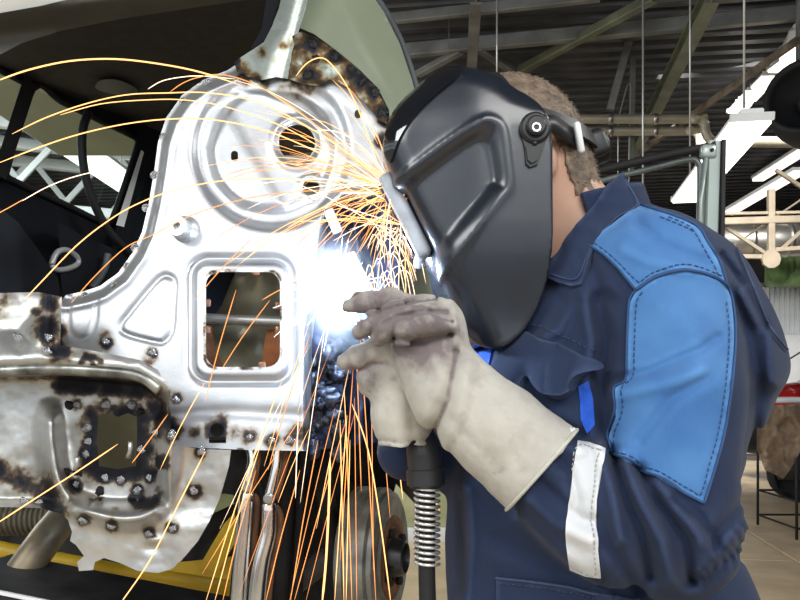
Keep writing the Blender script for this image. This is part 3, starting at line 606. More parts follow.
hol = [circ(297, 143, 19), circ(311, 188, 8.5, 16), circ(358, 114, 3.6, 12, 4.6), rrpoly(231, 151, 238, 161, 3), rrpoly(206, 272, 280, 367, 13), circ(217, 430, 7, 16), [(209, 437), (226, 437), (226, 443), (209, 443)]]
pn = sheet('quarter_panel', outl, m_steel, car, relief_panel, holes=hol, step=2.3, thick=.0016, burn=burn_panel, label='bright pressed inner quarter panel')
# spot welds and plug welds, each a bead of its own
def bead(seed, r=1., dome=.5):
    V, F = lathe((0, 0, 0), (0, -1, 0), [(1.0*r, -.1), (1.02*r, .12), (.78*r, dome*.62), (.42*r, dome*.95), (.02, dome)], 12)
    n = fbm(V[:, 0]*2.3, V[:, 2]*2.3, V[:, 1]*2, 2, seed); return V*(1+.55*n[:, None]), F
def bead_mesh(nm, mat, seed, r=1., dome=.5):
    o = mk(nm, bead(seed, r, dome), mat, None, True, loc=(0, 0, 0)); me = o.data; bpy.data.objects.remove(o); return me
BW = [bead_mesh('spot_weld', m_weld, 20+k) for k in range(3)]; BC = [bead_mesh('charred_weld', m_char, 40+k) for k in range(3)]
ring = mk('ring', (lambda a: a)(lathe((0, 0, 0), (0, -1, 0), [(1.1, 0), (1.05, .16), (.62, .12), (.55, -.05)], 14)), m_weld, None, loc=(0, 0, 0)); RG = ring.data; bpy.data.objects.remove(ring)
def put(L, mesh, name, dfun, r, parent):
    for k, (x, y) in enumerate(L):
        d = float(dfun(np.array([x*1.]), np.array([y*1.]))[0]); m = mesh[k % len(mesh)]
        inst(m, name, P(x, y, d), parent, (random.uniform(-.2, .2), random.uniform(0, 6.28), random.uniform(-.2, .2)), r*d/800*random.uniform(.88, 1.12))
put(panel_w+base_w, BW, 'spot_weld', relief_panel, 4.8, pn)
put(lip_w, [RG], 'weld_dimple', relief_panel, 3.8, pn)
# bolt boss
c = P(186, 230, Dp(186, 230)); mk('bolt_boss', lathe(c, (-.25, -1, .05), [(.022, -.002), (.020, .008), (.0165, .012), (.0165, .026), (.0155, .028), (.006, .028), (.0055, .02)], 24), m_steel2, pn, sharp=35)
# flange lips around the big holes
q = np.array(circ(297, 143, 19, 36)); q = np.concatenate([q, q[:1]]); mk('hole_collar', tube(PA(q[:, 0], q[:, 1], relief_panel(q[:, 0], q[:, 1])+.004), .0018, 6), m_steel2, pn)
# tabs round the rectangular opening
for x, y in ((214, 271), (256, 271), (207, 303), (207, 330), (279, 306), (279, 330), (262, 366)):
    mk('edge_tab', rbox(P(x, y, Dp(x, y)+.004), (.012, .006, .012), .003), m_rusty, pn)
# what lies behind the opening: back plates, brace tube
def cavD(x, y): return 1.34+.0006*(y-320)+.012*vnoise(x*.05, y*.05, 0, 9)
m_cav = M('inner_plate', (.36, .36, .28), .4, .4, .3, 9.); m_orange = M('rust_primer', (.42, .13, .03), .6, .1, .4, 20.)
sheet('inner_plate', [(185, 250), (300, 250), (300, 390), (185, 390)], m_cav, car, cavD, step=6, burn=None)
mk('brace_tube', tube(catmull([P(200, 318, 1.3), P(240, 320, 1.29), P(292, 322, 1.28)], 5), .0085, 10), m_steel2, car)
sheet('inner_rib', [(207, 258), (228, 258), (236, 270), (222, 305), (212, 318), (198, 318)], m_trim, car, lambda x, y: 1.305+0*x, step=6, thick=.02)
sheet('primed_plate', [(266, 330), (290, 326), (290, 385), (255, 385), (262, 365)], m_orange, car, lambda x, y: 1.30-.0004*(x-266), step=5, thick=.01)
sheet('primed_plate', [(200, 322), (212, 322), (214, 345), (226, 372), (200, 375)], m_rusty, car, lambda x, y: 1.30+0*x, step=5, thick=.01)

# ---- pillar foot, gusset and outer skin
def burn_pillar(x, y):
    n = fbm(x*.12, y*.12, 0, 4, 3)*.6
    return np.clip(blobs(x, y, [(240, 70, 9, .75), (256, 80, 8, .5), (262, 52, 6, .5), (292, 74, 6, .3), (275, 60, 10, .15), (236, 62, 5, .95), (285, 45, 7, .5)])*(1+n*1.4)+.05, 0, 1)
sheet('pillar_foot', [(330, -60), (310, -14), (306, 8), (299, 30), (292, 52), (288, 79), (276, 77), (262, 80), (248, 77), (237, 72), (234, 62), (238, 59), (252, 50), (264, 42), (272, 26), (279, 8), (284, -14), (300, -60)], m_silver, car,
      lambda x, y: Dp(x, np.maximum(y, -14))-.010-.006*gau((x-np.interp(y, [-14, 30, 60, 80], [296, 285, 268, 262])), 12)+.002*gau(sd_line(x, y, [(306, -14), (290, 45), (283, 78)]), 2.5), step=2.6, burn=burn_pillar)
sheet('pillar_blade', [(268, -14), (282, -14), (274, 18), (264, 40), (250, 50), (262, 28)], m_trim, car, lambda x, y: 1.36+0*x, step=4, thick=.01)
gus = [(292, 36), (300, 32), (316, 37), (340, 54), (360, 72), (376, 90), (386, 106), (387, 124), (378, 120), (366, 104), (345, 86), (330, 79), (318, 86), (302, 84), (289, 79), (291, 58), (295, 46)]
def gusD(x, y): return Dp(x, y)-.012-.003*gau(sd_line(x, y, [(310, 42), (345, 66), (374, 94)]), 6)+.0015*fbm(x*.2, y*.2, 0, 3, 8)
def burn_gus(x, y):
    n = fbm(x*.11, y*.11, 0, 5, 17)
    b = .40+.28*n+blobs(x, y, [(313, 45, 8, .5), (335, 58, 7, .5), (352, 70, 7, .5), (362, 82, 7, .5), (374, 93, 7, .5), (382, 110, 8, .5), (308, 75, 8, .45)])-.3*blobs(x, y, [(330, 70, 7, 1), (300, 60, 5, .7), (312, 88, 6, .6), (380, 102, 4, .8)])
    return np.clip(b, 0, 1)
gp = sheet('gusset_plate', gus, m_silver, car, gusD, step=2.2, thick=.0025, burn=burn_gus, label='rusty scorched gusset plate')
put([(313, 44), (335, 58), (351, 70), (362, 81), (374, 92), (308, 75), (316, 60), (381, 114)], BC, 'charred_weld', gusD, 4.6, gp)
for i in range(7):
    mk('weld_spatter', lathe(P(372+random.uniform(0, 14), 118+i*7, 1.255), (0, -1, 0), [(.011, 0), (.009, .007), (.002, .011)], 9), m_char, gp)
sheet('outer_skin', [(311, -14), (322, -55), (335, -60), (366, -14), (384, 12), (400, 44), (412, 80), (430, 150), (446, 230), (456, 330), (448, 420), (400, 440), (382, 300), (384, 200), (392, 150), (389, 110), (378, 88), (358, 68), (336, 50), (314, 34), (300, 28), (305, 8)], m_green, car,
      lambda x, y: 1.245+.00028*(HY-y)+.10*np.clip((x-np.interp(y, [-14, 100, 300, 440], [330, 385, 420, 420]))/60, 0, 2)**2+.0015*gau(sd_line(x, y, [(325, -14), (352, 40), (392, 100)]), 2.5), step=4, thick=.002, label='grey green outer body skin')
sl_ = catmull([(368, -14), (386, 12), (402, 44), (414, 80), (424, 120)], 5); mk('skin_hem', tube(PA(sl_[:, 0], sl_[:, 1], 1.345+.00028*(HY-sl_[:, 1])+.01), .006, 6), m_trimg, car)
# inner channel, the arc's blue light put into its steel colour
m_chan = M('arc_lit_steel', (.05, .07, .14), .34, .75, .45, 22., .4, 120.)
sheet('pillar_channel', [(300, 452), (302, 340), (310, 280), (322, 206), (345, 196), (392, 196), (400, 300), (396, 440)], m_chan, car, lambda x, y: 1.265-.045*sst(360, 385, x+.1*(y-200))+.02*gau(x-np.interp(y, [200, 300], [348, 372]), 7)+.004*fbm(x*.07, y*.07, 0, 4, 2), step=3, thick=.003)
mk('channel_clip', rbox(P(333, 221, 1.235), (.016, .006, .040), .003, rot=Matrix.Rotation(math.radians(-24), 3, 'Y')), m_white, car)
mk('channel_strip', rbox(P(359, 272, 1.235), (.016, .008, .066), .003, rot=Matrix.Rotation(math.radians(-26), 3, 'Y')), m_white, car)
# molten slag hanging under the seam
def f_slag(p):
    d = np.full(len(p), 9.)
    r = random.Random(5)
    for k in range(26):
        y = 345+k*4.2; d = smin(d, s_ell(p, P(322+r.uniform(-11, 20), y+r.uniform(-3, 3), 1.235+r.uniform(-.02, .03)), np.array([r.uniform(.006, .014), .010, r.uniform(.007, .017)])), .008)
    return d+.007*fbm(p[:, 0]*110, p[:, 1]*110, p[:, 2]*110, 3, 4)
c = P(325, 398, 1.235); mk('slag', nets(f_slag, c-[.06, .06, .12], c+[.07, .07, .12], .0028), M('slag', (.09, .11, .16), .4, .55, .5, 60., .6, 220.), car, label='grey blue lumpy weld slag')

# ---- rear valance, pressed pan and flange
bead_l = catmull([(50, 400), (51, 440), (57, 478), (70, 500), (92, 512), (120, 518), (145, 515), (158, 502), (165, 478), (168, 450), (169, 425)], 4)
def valD(x, y):
    D = 1.15+.00022*(200-x)
    led = np.interp(x, [-40, 0, 60, 140, 170], [378, 377, 374, 381, 400])
    D = D-.035*sst(300, 345, y)*sst(led+3, led-6, y)-.012*gau(y-led+14, 10)*(x < 175)            # rolled ledge
    pan = sst(led-4, led+6, y)*sst(172, 160, x)*sst(512, 498, y+.0*x)
    D = D+.055*pan*sst(-40, 60, x+40)
    D = D-.046*gau(sd_line(x, y, bead_l), 10)*sst(395, 425, y)
    D = D-.012*sst(505, 530, y)
    D = D+.010*gau(sd_line(x, y, [(52, 296), (50, 320), (50, 350)]), 5)-.02*gau(sd_poly(x, y, [(-40, 310), (38, 305), (42, 350), (-40, 360)]), 18)
    D = D+.006*gau(np.hypot((x-152)/1.5, y-546), 6)-.010*gau(np.hypot((x-152)/1.6, y-541), 5)
    D = D-.02*gau(np.hypot(x-185, y-430), 18)*sst(420, 435, y)+.003*fbm(x*.05, y*.05, 0, 4, 6)
    return D
val_w = [(77, 404), (106, 404), (132, 405), (88, 428), (88, 441), (86, 454), (75, 485), (105, 478), (121, 480), (137, 491), (150, 477), (84, 520), (112, 526), (149, 534), (173, 529), (194, 491), (201, 451), (157, 433), (171, 436), (141, 450), (24, 502), (40, 503), (47, 338), (47, 352), (18, 338)]
val_c = [(141, 411), (78, 471), (70, 405), (100, 492), (66, 472)]
def burn_shade_val(x, y):
    n = fbm(x*.08, y*.08, 0, 5, 31)
    L = [(a, b, 7, .85) for a, b in val_w if a > 60]+[(46, 330, 15, .95), (50, 300, 12, .75), (36, 312, 8, .5), (62, 352, 14, .7), (8, 300, 12, .35), (20, 345, 6, .3), (0, 310, 10, .45)]
    b = blobs(x, y, L)
    ring_ = sd_rr(x, y, 95, 415, 139, 468, 6); b = np.maximum(b, .95*np.exp(-(np.maximum(ring_, 0)/13)**2))
    b = np.maximum(b, .85*gau(sd_line(x, y, [(62, 384), (100, 386), (150, 392), (163, 420)]), 11))  # shade under the rolled ledge, darkened in through the burn value
    b = np.maximum(b, .55*gau(sd_line(x, y, [(60, 355), (100, 362), (150, 372)]), 9)*sst(-.1, .3, n))
    b = np.maximum(b, .75*gau(sd_line(x, y, [(98, 503), (150, 500), (162, 460)]), 8)*sst(-.2, .2, n)); b = np.maximum(b, .5*gau(sd_line(x, y, [(0, 470), (40, 490), (56, 510)]), 14))
    b = np.maximum(b, .45*gau(y-377, 6)*(x < 70)); b = np.maximum(b, .42*gau(sd_line(x, y, [(-10, 470), (40, 486), (60, 500)]), 15)*sst(66, 50, x))  # first band carries the painted ledge shade on to the left
    return np.clip(b*(1+.8*n)+.10*np.maximum(n, 0)+.1*sst(400, 460, y)*sst(540, 500, y), 0, 1)
vout = [(-50, 294), (0, 293), (38, 292), (62, 297), (61, 322), (60, 345), (100, 352), (140, 360), (158, 370), (168, 388), (171, 412), (170, 444), (200, 449), (231, 450), (229, 466), (220, 498), (210, 520), (198, 541), (182, 560), (172, 569), (158, 573), (138, 571), (120, 563), (104, 558), (95, 562), (93, 570), (79, 571), (77, 562), (84, 556), (76, 545), (70, 541), (72, 532), (68, 520), (62, 514), (40, 508), (0, 507), (-50, 507)]
vhole = [(98, 416), (110, 413), (118, 417), (128, 413), (137, 417), (137, 440), (136, 466), (118, 469), (99, 466), (97, 440)]
vl = sheet('rear_valance', vout, m_steel2, car, valD, holes=[vhole], step=2.5, thick=.002, burn=burn_shade_val, label='scorched pressed rear valance')
put(val_w, BW, 'spot_weld', valD, 4.7, vl); put(val_c, BC, 'charred_weld', valD, 4.6, vl)
sheet('inner_plate', [(80, 395), (155, 395), (155, 490), (80, 490)], M('olive_inner', (.20, .19, .115), .5, .2, .15, 8.), car, lambda x, y: 1.36+.0012*(y-440), step=8)
for x, y, s in ((128, 458, 1), (75, 470, .8)):
    a = P(x, y, 1.17); mk('stud', tube([a, a+[.004, -.002, .012*s], a+[.005, -.004, .024*s]], .0035, 8), m_steel2, vl)
bt = catmull([(-40, 372), (0, 371), (50, 369), (100, 371), (140, 376), (160, 390)], 5); mk('ledge_roll', tube(PA(bt[:, 0], bt[:, 1], valD(bt[:, 0], bt[:, 1]-4)+.004), .009, 8), m_steel2 if False else M('sooty_steel', (.30, .30, .27), .35, .75, .4, 30.), vl)

# ---- exhaust, hose, wheel arch, suspension, brake drum
m_exh = M('exhaust_tan', (.33, .27, .17), .45, .5, 0, 14., .2, 120., (.16, .13, .09))
ex = mk('exhaust_pipe', tube(catmull([P(120, 505, 1.62), P(75, 510, 1.5), P(55, 528, 1.42), P(38, 550, 1.38), P(20, 575, 1.36)], 6), .0285, 18, False), m_exh, car)
q = [P(38, 550, 1.38), P(20, 575, 1.36)]; mk('pipe_bore', lathe(q[1], q[1]-q[0], [(.0285, -.002), (.0285, .001), (.025, .001), (.025, -.03)], 18, False), m_exh, ex)
hz = np.stack([np.linspace(-30, 60, 90), 520+np.linspace(0, -2, 90)], 1); mk('corrugated_hose', tube(PA(hz[:, 0], hz[:, 1], 1.55), .030+.003*np.sin(np.arange(90)*1.25), 14), M('hose', (.15, .13, .09), .6, .2, .2, 9.), car)
wl_ = [(226, 440), (300, 438), (330, 430), (382, 395), (402, 425), (420, 440), (424, 470), (416, 505), (404, 492), (396, 484), (392, 500), (374, 490), (356, 500), (352, 560), (346, 640), (244, 640), (238, 560), (234, 500)]
sheet('wheel_arch_liner', wl_, m_under, car, lambda x, y: 1.62-.10*gau(x-400, 25)+.02*fbm(x*.05, y*.05, 0, 4, 12)-.10*gau(x-235, 30), step=4, thick=.01)
sheet('under_dark_sheet', [(-60, 490), (60, 490), (120, 440), (235, 440), (250, 500), (250, 640), (-60, 640)], m_under, car, lambda x, y: 1.90+.02*fbm(x*.05, y*.05, 0, 3, 2), step=7, thick=.01)  # flat dark sheet added to darken the region under the body
for pts, r in (([(292, 440), (288, 500), (283, 560), (278, 640)], .016), ([(305, 445), (300, 520), (296, 640)], .010), ([(262, 445), (268, 520), (262, 640)], .012), ([(322, 470), (330, 530), (340, 600), (345, 640)], .018)):
    mk('suspension_link', tube(catmull([P(x, y, 1.45) for x, y in pts], 5), r, 10), m_under, car)
mk('suspension_arm', tube(catmull([P(275, 600, 1.50), P(318, 565, 1.48), P(352, 545, 1.46)], 5), .022, 10), M('arm_grey', (.10, .09, .09), .6, .3, .3, 10.), car)
ba = np.array([.962, -.27, .0]); bc = P(388, 557, 1.40)
br = mk('brake_drum', lathe(bc, ba, [(.05, -.058), (.119, -.058), (.122, -.054), (.122, -.044), (.115, -.042), (.115, -.022), (.121, -.02), (.121, -.008), (.114, -.004), (.114, .004), (.106, .008), (.100, .006), (.075, .003), (.072, .009), (.052, .009), (.05, -.004), (.02, -.004)], 56), m_cast, car, sharp=30)
sheet('backing_plate', [(344, 490), (354, 486), (362, 500), (360, 620), (346, 640), (338, 600), (338, 530)], m_black, car, lambda x, y: 1.475+0*x, step=6, thick=.01, sm=True)
mk('hub', lathe(bc+ba*.009, ba, [(.034, -.012), (.034, .006), (.030, .022), (.026, .024), (.024, .012), (.008, .012)], 28), M('hub_steel', (.08, .085, .09), .35, .8, .2, 20.), br, sharp=30)
mk('rust_band', lathe(bc, ba, [(.073, .0085), (.0728, .0105), (.054, .0105), (.053, .0085)], 40), m_rusty, br)
ax_, u_, v_ = frame_axis(ba)
for k in range(4): t = k*math.pi/2+.5; mk('wheel_stud', lathe(bc+ba*.008+(u_*math.cos(t)+v_*math.sin(t))*.052, ba, [(.0085, 0), (.0085, .010), (.004, .012)], 8), m_under, br)

# ---- open rear door of the same car, behind the welder
m_door = M('door_paint', (.36, .42, .39), .32, .25, .08, 6., coat=.3); DD = 2.35
dr = root('open_car_door', 'open silver green car door with dark upper window frame behind the welder', 'car door', P(655, 386, DD)*[1, 1, 0]+[0, 0, .62])
def bar(pts, w, h, d=DD, n=5): return tube(catmull([P(x, y, dd if dd else d) for x, y, dd in [(q+(None,))[:3] for q in pts]], n), np.array(1.), 4, True, (w, h))
mk('top_rail', join(tube(catmull([P(560, 196, 2.5), P(588, 176, 2.46), P(600, 171, 2.45), P(650, 159, 2.4), P(716, 145, 2.33)], 5), .013, 8)), m_black, dr)
mk('inner_rail', tube(catmull([P(582, 205, 2.46), P(592, 187, 2.45), P(605, 180, 2.44), P(650, 169, 2.4), P(688, 160, 2.35), P(698, 163, 2.34), P(700, 180, 2.34), P(698, 260, 2.34)], 6), .009, 8), M('rail_grey', (.12, .14, .14), .35, .3, .1, 9.), dr)
V, F = beam(P(712, 143, DD), P(706, 330, DD), .040, .05, (0, 1, 0)); mk('window_post', (V, F), m_door, dr, False)
mk('post_edge', beam(P(721, 142, DD-.01), P(718, 330, DD-.01), .012, .05, (0, 1, 0)), m_black, dr, False)
mk('post_groove', tube([P(706, 158, DD-.035), P(701, 200, DD-.035), P(699, 320, DD-.035)], .006, 6), m_door, dr)
mk('corner_gusset', rbox(P(708, 152, DD-.02), (.045, .03, .04), .008), m_door, dr)
mk('hinge_bolt', lathe(P(712, 150, DD-.036), (0, -1, 0), [(.006, 0), (.005, .004), (.001, .005)], 8), m_black, dr)
mk('door_panel', rbox((P(650, 386, DD)[0], DD, .98), (.44, .08, .74), .03, 3), m_door, dr)

# ================================================================ lift under the car
m_yel = M('lift_yellow', (.62, .40, .02), .45, 0, .12, 5., .1, 60.); m_yelg = M('lift_lime', (.42, .43, .20), .5, 0, .1, 6.); m_lift = M('lift_black', (.025, .026, .03), .5, .2, .3, 20., .2, 100.)
lift = root('vehicle_lift', 'black and yellow vehicle lift beams under the car', 'lift', P(140, 386, 1.6)*[1, 1, 0])
V, F = rbox((0, 0, 0), (1.2, .22, .1), .006); mk('lift_beam', beam(P(-60, 580, 1.22)+[0, .1, -.03], P(236, 640, 1.16)+[0, .1, -.03], .20, .06), m_lift, lift, False)
mk('beam_edge', beam(P(-60, 579, 1.22)+[0, 0, -.002], P(236, 639, 1.16)+[0, 0, -.002], .006, .006), m_white, lift, False)
mk('yellow_bar', tube([P(-20, 545, 1.5), P(8, 551, 1.5), P(125, 573, 1.5), P(240, 590, 1.5)], .016, 10), m_yel, lift)
sheet('yellow_plate', [(120, 568), (200, 560), (236, 556), (238, 640), (120, 640)], m_yel, lift, lambda x, y: 1.80+0*x, step=10, thick=.02)
sheet('ramp_plate', [(198, 568), (224, 524), (246, 500), (246, 524), (218, 572)], m_yel, lift, lambda x, y: 1.78+0*x, step=8, thick=.03)
sheet('ramp_top', [(170, 535), (200, 508), (222, 494), (242, 490), (242, 500), (214, 513), (176, 560), (164, 556)], m_yelg, lift, lambda x, y: 1.765+.003*(540-y), step=8, thick=.01)
mk('yellow_pad', rbox(P(324, 588, 1.75), (.07, .1, .05), .012, 3), m_yel, lift)
for x, y in ((-10, 1.3), (230, 1.3), (200, 1.95)): q = P(x, 386, y); mk('lift_post', rbox([q[0], q[1], .36], (.09, .09, .72), .008), m_lift, lift)
mk('lift_foot', rbox([P(140, 386, 1.6)[0], 1.6, .03], (.9, 1.0, .06), .01), m_lift, lift)

# ================================================================ locking pliers clamped on the panel edge
def pliers(label, J, PV, H, w):
    d = 1.185; r = root('locking_pliers', label, 'pliers', P(*J[0], d), 'locking pliers on the panel edge')
    mk('upper_jaw', tube(catmull([P(J[0][0]+2, J[0][1]-6, d-.006), P(*J[0], d-.006), P(*J[1], d-.008), P(*PV, d-.008)], 5), np.linspace(.0055, .0085, 16), 8, True), m_chrome, r)
    mk('lower_jaw', tube(catmull([P(J[0][0]+5, J[0][1]-4, d+.012), P(J[0][0]+7, J[0][1]+12, d+.012), P(PV[0]+5, PV[1], d+.012)], 5), .006, 8), m_rusty, r)
    mk('handle', tube(catmull([P(PV[0], PV[1]+4, d-.006)]+[P(x, y, d-.006) for x, y in H], 6), np.interp(np.linspace(0, 1, 6*len(H)+1), [0, .1, .5, 1], [.010, .0115, w, w*1.15]), 12), m_chrome, r)
    mk('release_lever', tube(catmull([P(PV[0]+6, PV[1]+8, d+.02)]+[P(x+11, y, d+.02) for x, y in H], 6), .0055, 8), m_rusty, r)
    mk('pivot_bolt', lathe(P(*PV, d-.018), (0, -1, 0), [(.0085, -.004), (.0085, .003), (.006, .006), (.002, .006)], 12), m_cast, r, sharp=30)
    return r
pliers('chrome locking pliers with straight handle clamped on the panel edge, nearer the valance', [(250, 446), (252, 462)], (247, 487), [(246, 505), (243, 540), (240, 575), (236, 640)], .0125)
pliers('chrome locking pliers with bowed handle clamped on the panel edge, nearer the brake drum', [(278, 448), (276, 468)], (269, 499), [(269, 515), (268, 535), (262, 560), (258, 590), (254, 640)], .0125)
# ================================================================ the welder
m_skin = M('skin', (.62, .37, .26), .5, 0, .08, 14., .15, 260., spec=.4); m_hair = M('short_hair', (.20, .145, .10), .6, 0, .3, 60.)
m_navy = cloth('navy_twill', (.013, .023, .058), (.024, .038, .084), 7.); m_blue = cloth('blue_twill', (.050, .150, .375), (.085, .225, .48), 14.)
m_navy2 = cloth('navy_trouser', (.016, .027, .065), (.024, .038, .085), 7.); m_stitch = M('stitching', (.05, .075, .15), .8); m_stitchd = M('dark_stitch', (.03, .08, .20), .8)
m_refl = cloth('reflective_tape', (.78, .79, .80), (.66, .68, .70), 20., 1500.); m_shirt = cloth('bright_shirt', (.02, .10, .55), (.015, .07, .40), 9.)
m_boot = M('boot_leather', (.02, .018, .016), .5, 0, .2, 12.)
person = root('person', None, None, P(600, 386, 1.08)*[1, 1, 0]) if False else None
def nrm(v): v = np.asarray(v, float); return v/np.linalg.norm(v)
HC = P(511, 165, 1.09); HF = nrm((-.92, -.06, -.36)); HU = nrm(np.array([0, 0, 1.])-HF*np.dot(HF, [0, 0, 1.])); HU = nrm(HU); HS = np.cross(HU, HF)     # HS points to the figure's left, towards the viewer
HM = np.stack([HF, HS, HU])
def hp(f, s, u): return HC+HF*f+HS*s+HU*u
NB = P(604, 285, 1.10)
SHN, ELN, CUF = P(655, 278, .995), P(668, 535, .895), P(536, 466, .905)
WRN = P(448, 385, .935)
SHF, ELF, WRF = P(560, 300, 1.27), P(486, 462, 1.27), P(408, 425, 1.03)
def f_head(p):
    d = s_ell(p, hp(-.008, 0, .012), (.096, .076, .105), HM)
    d = smin(d, s_ell(p, hp(.032, 0, -.062), (.062, .056, .066), HM), .03)
    d = smin(d, s_ell(p, hp(.07, 0, -.098), (.022, .026, .02), HM), .025)                      # chin
    d = smin(d, s_cone(p, hp(.088, 0, .012), hp(.108, 0, -.028), .008, .015), .012)            # nose
    for s in (-1, 1):
        d = smax(d, -s_ell(p, hp(.097, s*.033, .012), (.016, .018, .011), HM), .01)            # eye sockets
        d = smin(d, s_ell(p, hp(.080, s*.033, .010), (.0125, .0125, .0125), HM), .002)         # eyeballs
        d = smin(d, s_cone(p, hp(.087, s*.016, .030), hp(.078, s*.052, .030), .008, .006), .012)   # brows
        e = s_ell(p, hp(-.018, s*.079, -.012), (.019, .009, .032), HM); e = smax(e, -s_ell(p, hp(-.014, s*.090, -.008), (.011, .008, .020), HM), .004); d = smin(d, e, .006)
    for u, r in ((-.058, .0065), (-.068, .0075)): d = smin(d, s_cone(p, hp(.089, -.02, u), hp(.089, .02, u), r, r), .006)
    d = smin(d, s_chain(p, [hp(-.035, 0, -.05), hp(-.055, 0, -.11), NB], [.060, .060, .072]), .035)
    return d
def f_body(p):
    d = f_head(p)
    d = smin(d, s_chain(p, [NB, P(622, 360, 1.10), P(615, 480, 1.09), P(612, 600, 1.09)], [.085, .115, .115, .115], .05), .06)
    d = smin(d, s_cone(p, SHN, SHF, .055, .055), .06)
    d = smin(d, s_chain(p, [SHN, ELN, CUF, WRN], [.052, .040, .032, .027], .01), .03); d = smin(d, s_chain(p, [SHF, ELF, WRF], [.052, .040, .027], .01), .03)
    for hipx, y, kx in ((.265, 1.02, .22), (.275, 1.20, .30)):
        d = smin(d, s_chain(p, [np.array([hipx, y, .90]), np.array([kx, y-.01, .50]), np.array([hipx+.03, y, .10])], [.085, .056, .038], .01), .05)
        d = smin(d, s_cone(p, np.array([hipx+.045, y, .045]), np.array([hipx-.13, y-.01, .035]), .034, .028), .02)
    return d
body = mk('person', nets(f_body, (-.12, .80, -.01), (.64, 1.45, 1.66), .0058), m_skin, None, loc=P(600, 386, 1.08)*[1, 1, 0],
          label='welder in navy and blue work jacket bending to weld, gloved hands holding the torch', cat='person')
person = body
# finer head over the same figure is part of the body surface; small face details as children
for s in (-1, 1): mk('eye', s_sphere(hp(.081, s*.033, .010), .0126) if False else lathe(hp(.0905, s*.033, .010), HF, [(.006, 0), (.004, .0022), (.0005, .003)], 12), M('iris', (.06, .09, .10), .2), person)
# hair: short clipped cap and separate strands
def hair_mask(q):    # q in head frame: forward, side, up
    f, s, u = q[:, 0], q[:, 1], q[:, 2]; lim = np.where(f > -.02, .045+.35*np.maximum(f, -.02), .02+.0*f); lim = np.where(f < -.02, -.06-.75*(f+.06)*0+.045*(np.abs(s) < .05)*0, lim)
    ear = (np.abs(s) > .05)*(f > -.045); return u-np.where(ear > 0, .03, np.where(f > .02, .062+.2*(f-.02), -.108+.25*np.maximum(f+.05, 0)))
def f_hair(p):
    q = (p-HC)@HM.T; d = s_ell(p, hp(-.008, 0, .012), (.100, .0795, .109), HM); d = smin(d, s_chain(p, [hp(-.035, 0, -.05), hp(-.05, 0, -.10)], [.063, .058]), .035)
    d = d+.0016*vnoise(q[:, 0]*260, q[:, 1]*260, q[:, 2]*120, 2)
    return smax(d, -hair_mask(q), .006)
hv = nets(f_hair, HC-.15, HC+.15, .0035); hair = mk('hair', hv, m_hair, person, label='short clipped brown hair')
g = grad(f_hair, hv[0]); sel = rng.choice(len(hv[0]), 5200); sv = []; sf = []
for k, i in enumerate(sel):
    p = hv[0][i]; n = nrm(g[i]*.55-HU*.65-HF*.35+rng.normal(0, .22, 3)); t = nrm(np.cross(n, rng.normal(0, 1, 3)))*.00042; L = rng.uniform(.003, .0065)
    b = len(sv); sv += [p-t, p+t, p+np.cross(n, t)*1.6, p+n*L]; sf += [[b, b+1, b+3], [b+1, b+2, b+3], [b+2, b, b+3]]
mk('hair_strands', (sv, sf), M('hair_strand', (.30, .23, .16), .5, 0, .4, 90.), hair, kind='stuff')

# ---- jacket
TT = np.array([  # py, x left, x right, half depth, centre depth
    (205, 580, 640, .07, 1.12), (220, 566, 668, .09, 1.12), (238, 552, 702, .11, 1.11), (260, 538, 728, .14, 1.105), (300, 516, 748, .165, 1.10), (340, 488, 766, .175, 1.10),
    (372, 474, 772, .18, 1.10), (400, 470, 758, .18, 1.10), (450, 456, 742, .178, 1.09), (500, 449, 730, .172, 1.09), (535, 446, 724, .165, 1.09), (560, 446, 732, .16, 1.09), (600, 447, 750, .17, 1.09), (660, 450, 776, .175, 1.09), (700, 450, 778, .175, 1.09)], float)
TT = catmull(TT, 5)
def f_torso(p):
    py = HY-(p[:, 2]-CAM_H)*FPX/1.09; c = [np.interp(py, TT[:, 0], TT[:, k]) for k in range(1, 5)]; dd = c[3]
    xl = (c[0]-CX)/FPX*dd; xr = (c[1]-CX)/FPX*dd; q = np.stack([p[:, 0]-(xl+xr)/2, p[:, 1]-dd], -1); r = np.stack([(xr-xl)/2, c[2]], -1)
    # rounded square rather than ellipse
    k0 = (np.abs(q/r)**2.3).sum(-1)**(1/2.3); k1 = vlen(q/(r*r))+1e-6; d = k0*(k0-1)/k1
    ztop = CAM_H+(HY-206)/FPX*1.09; return np.maximum(np.maximum(d*.9, p[:, 2]-ztop), .80-p[:, 2])
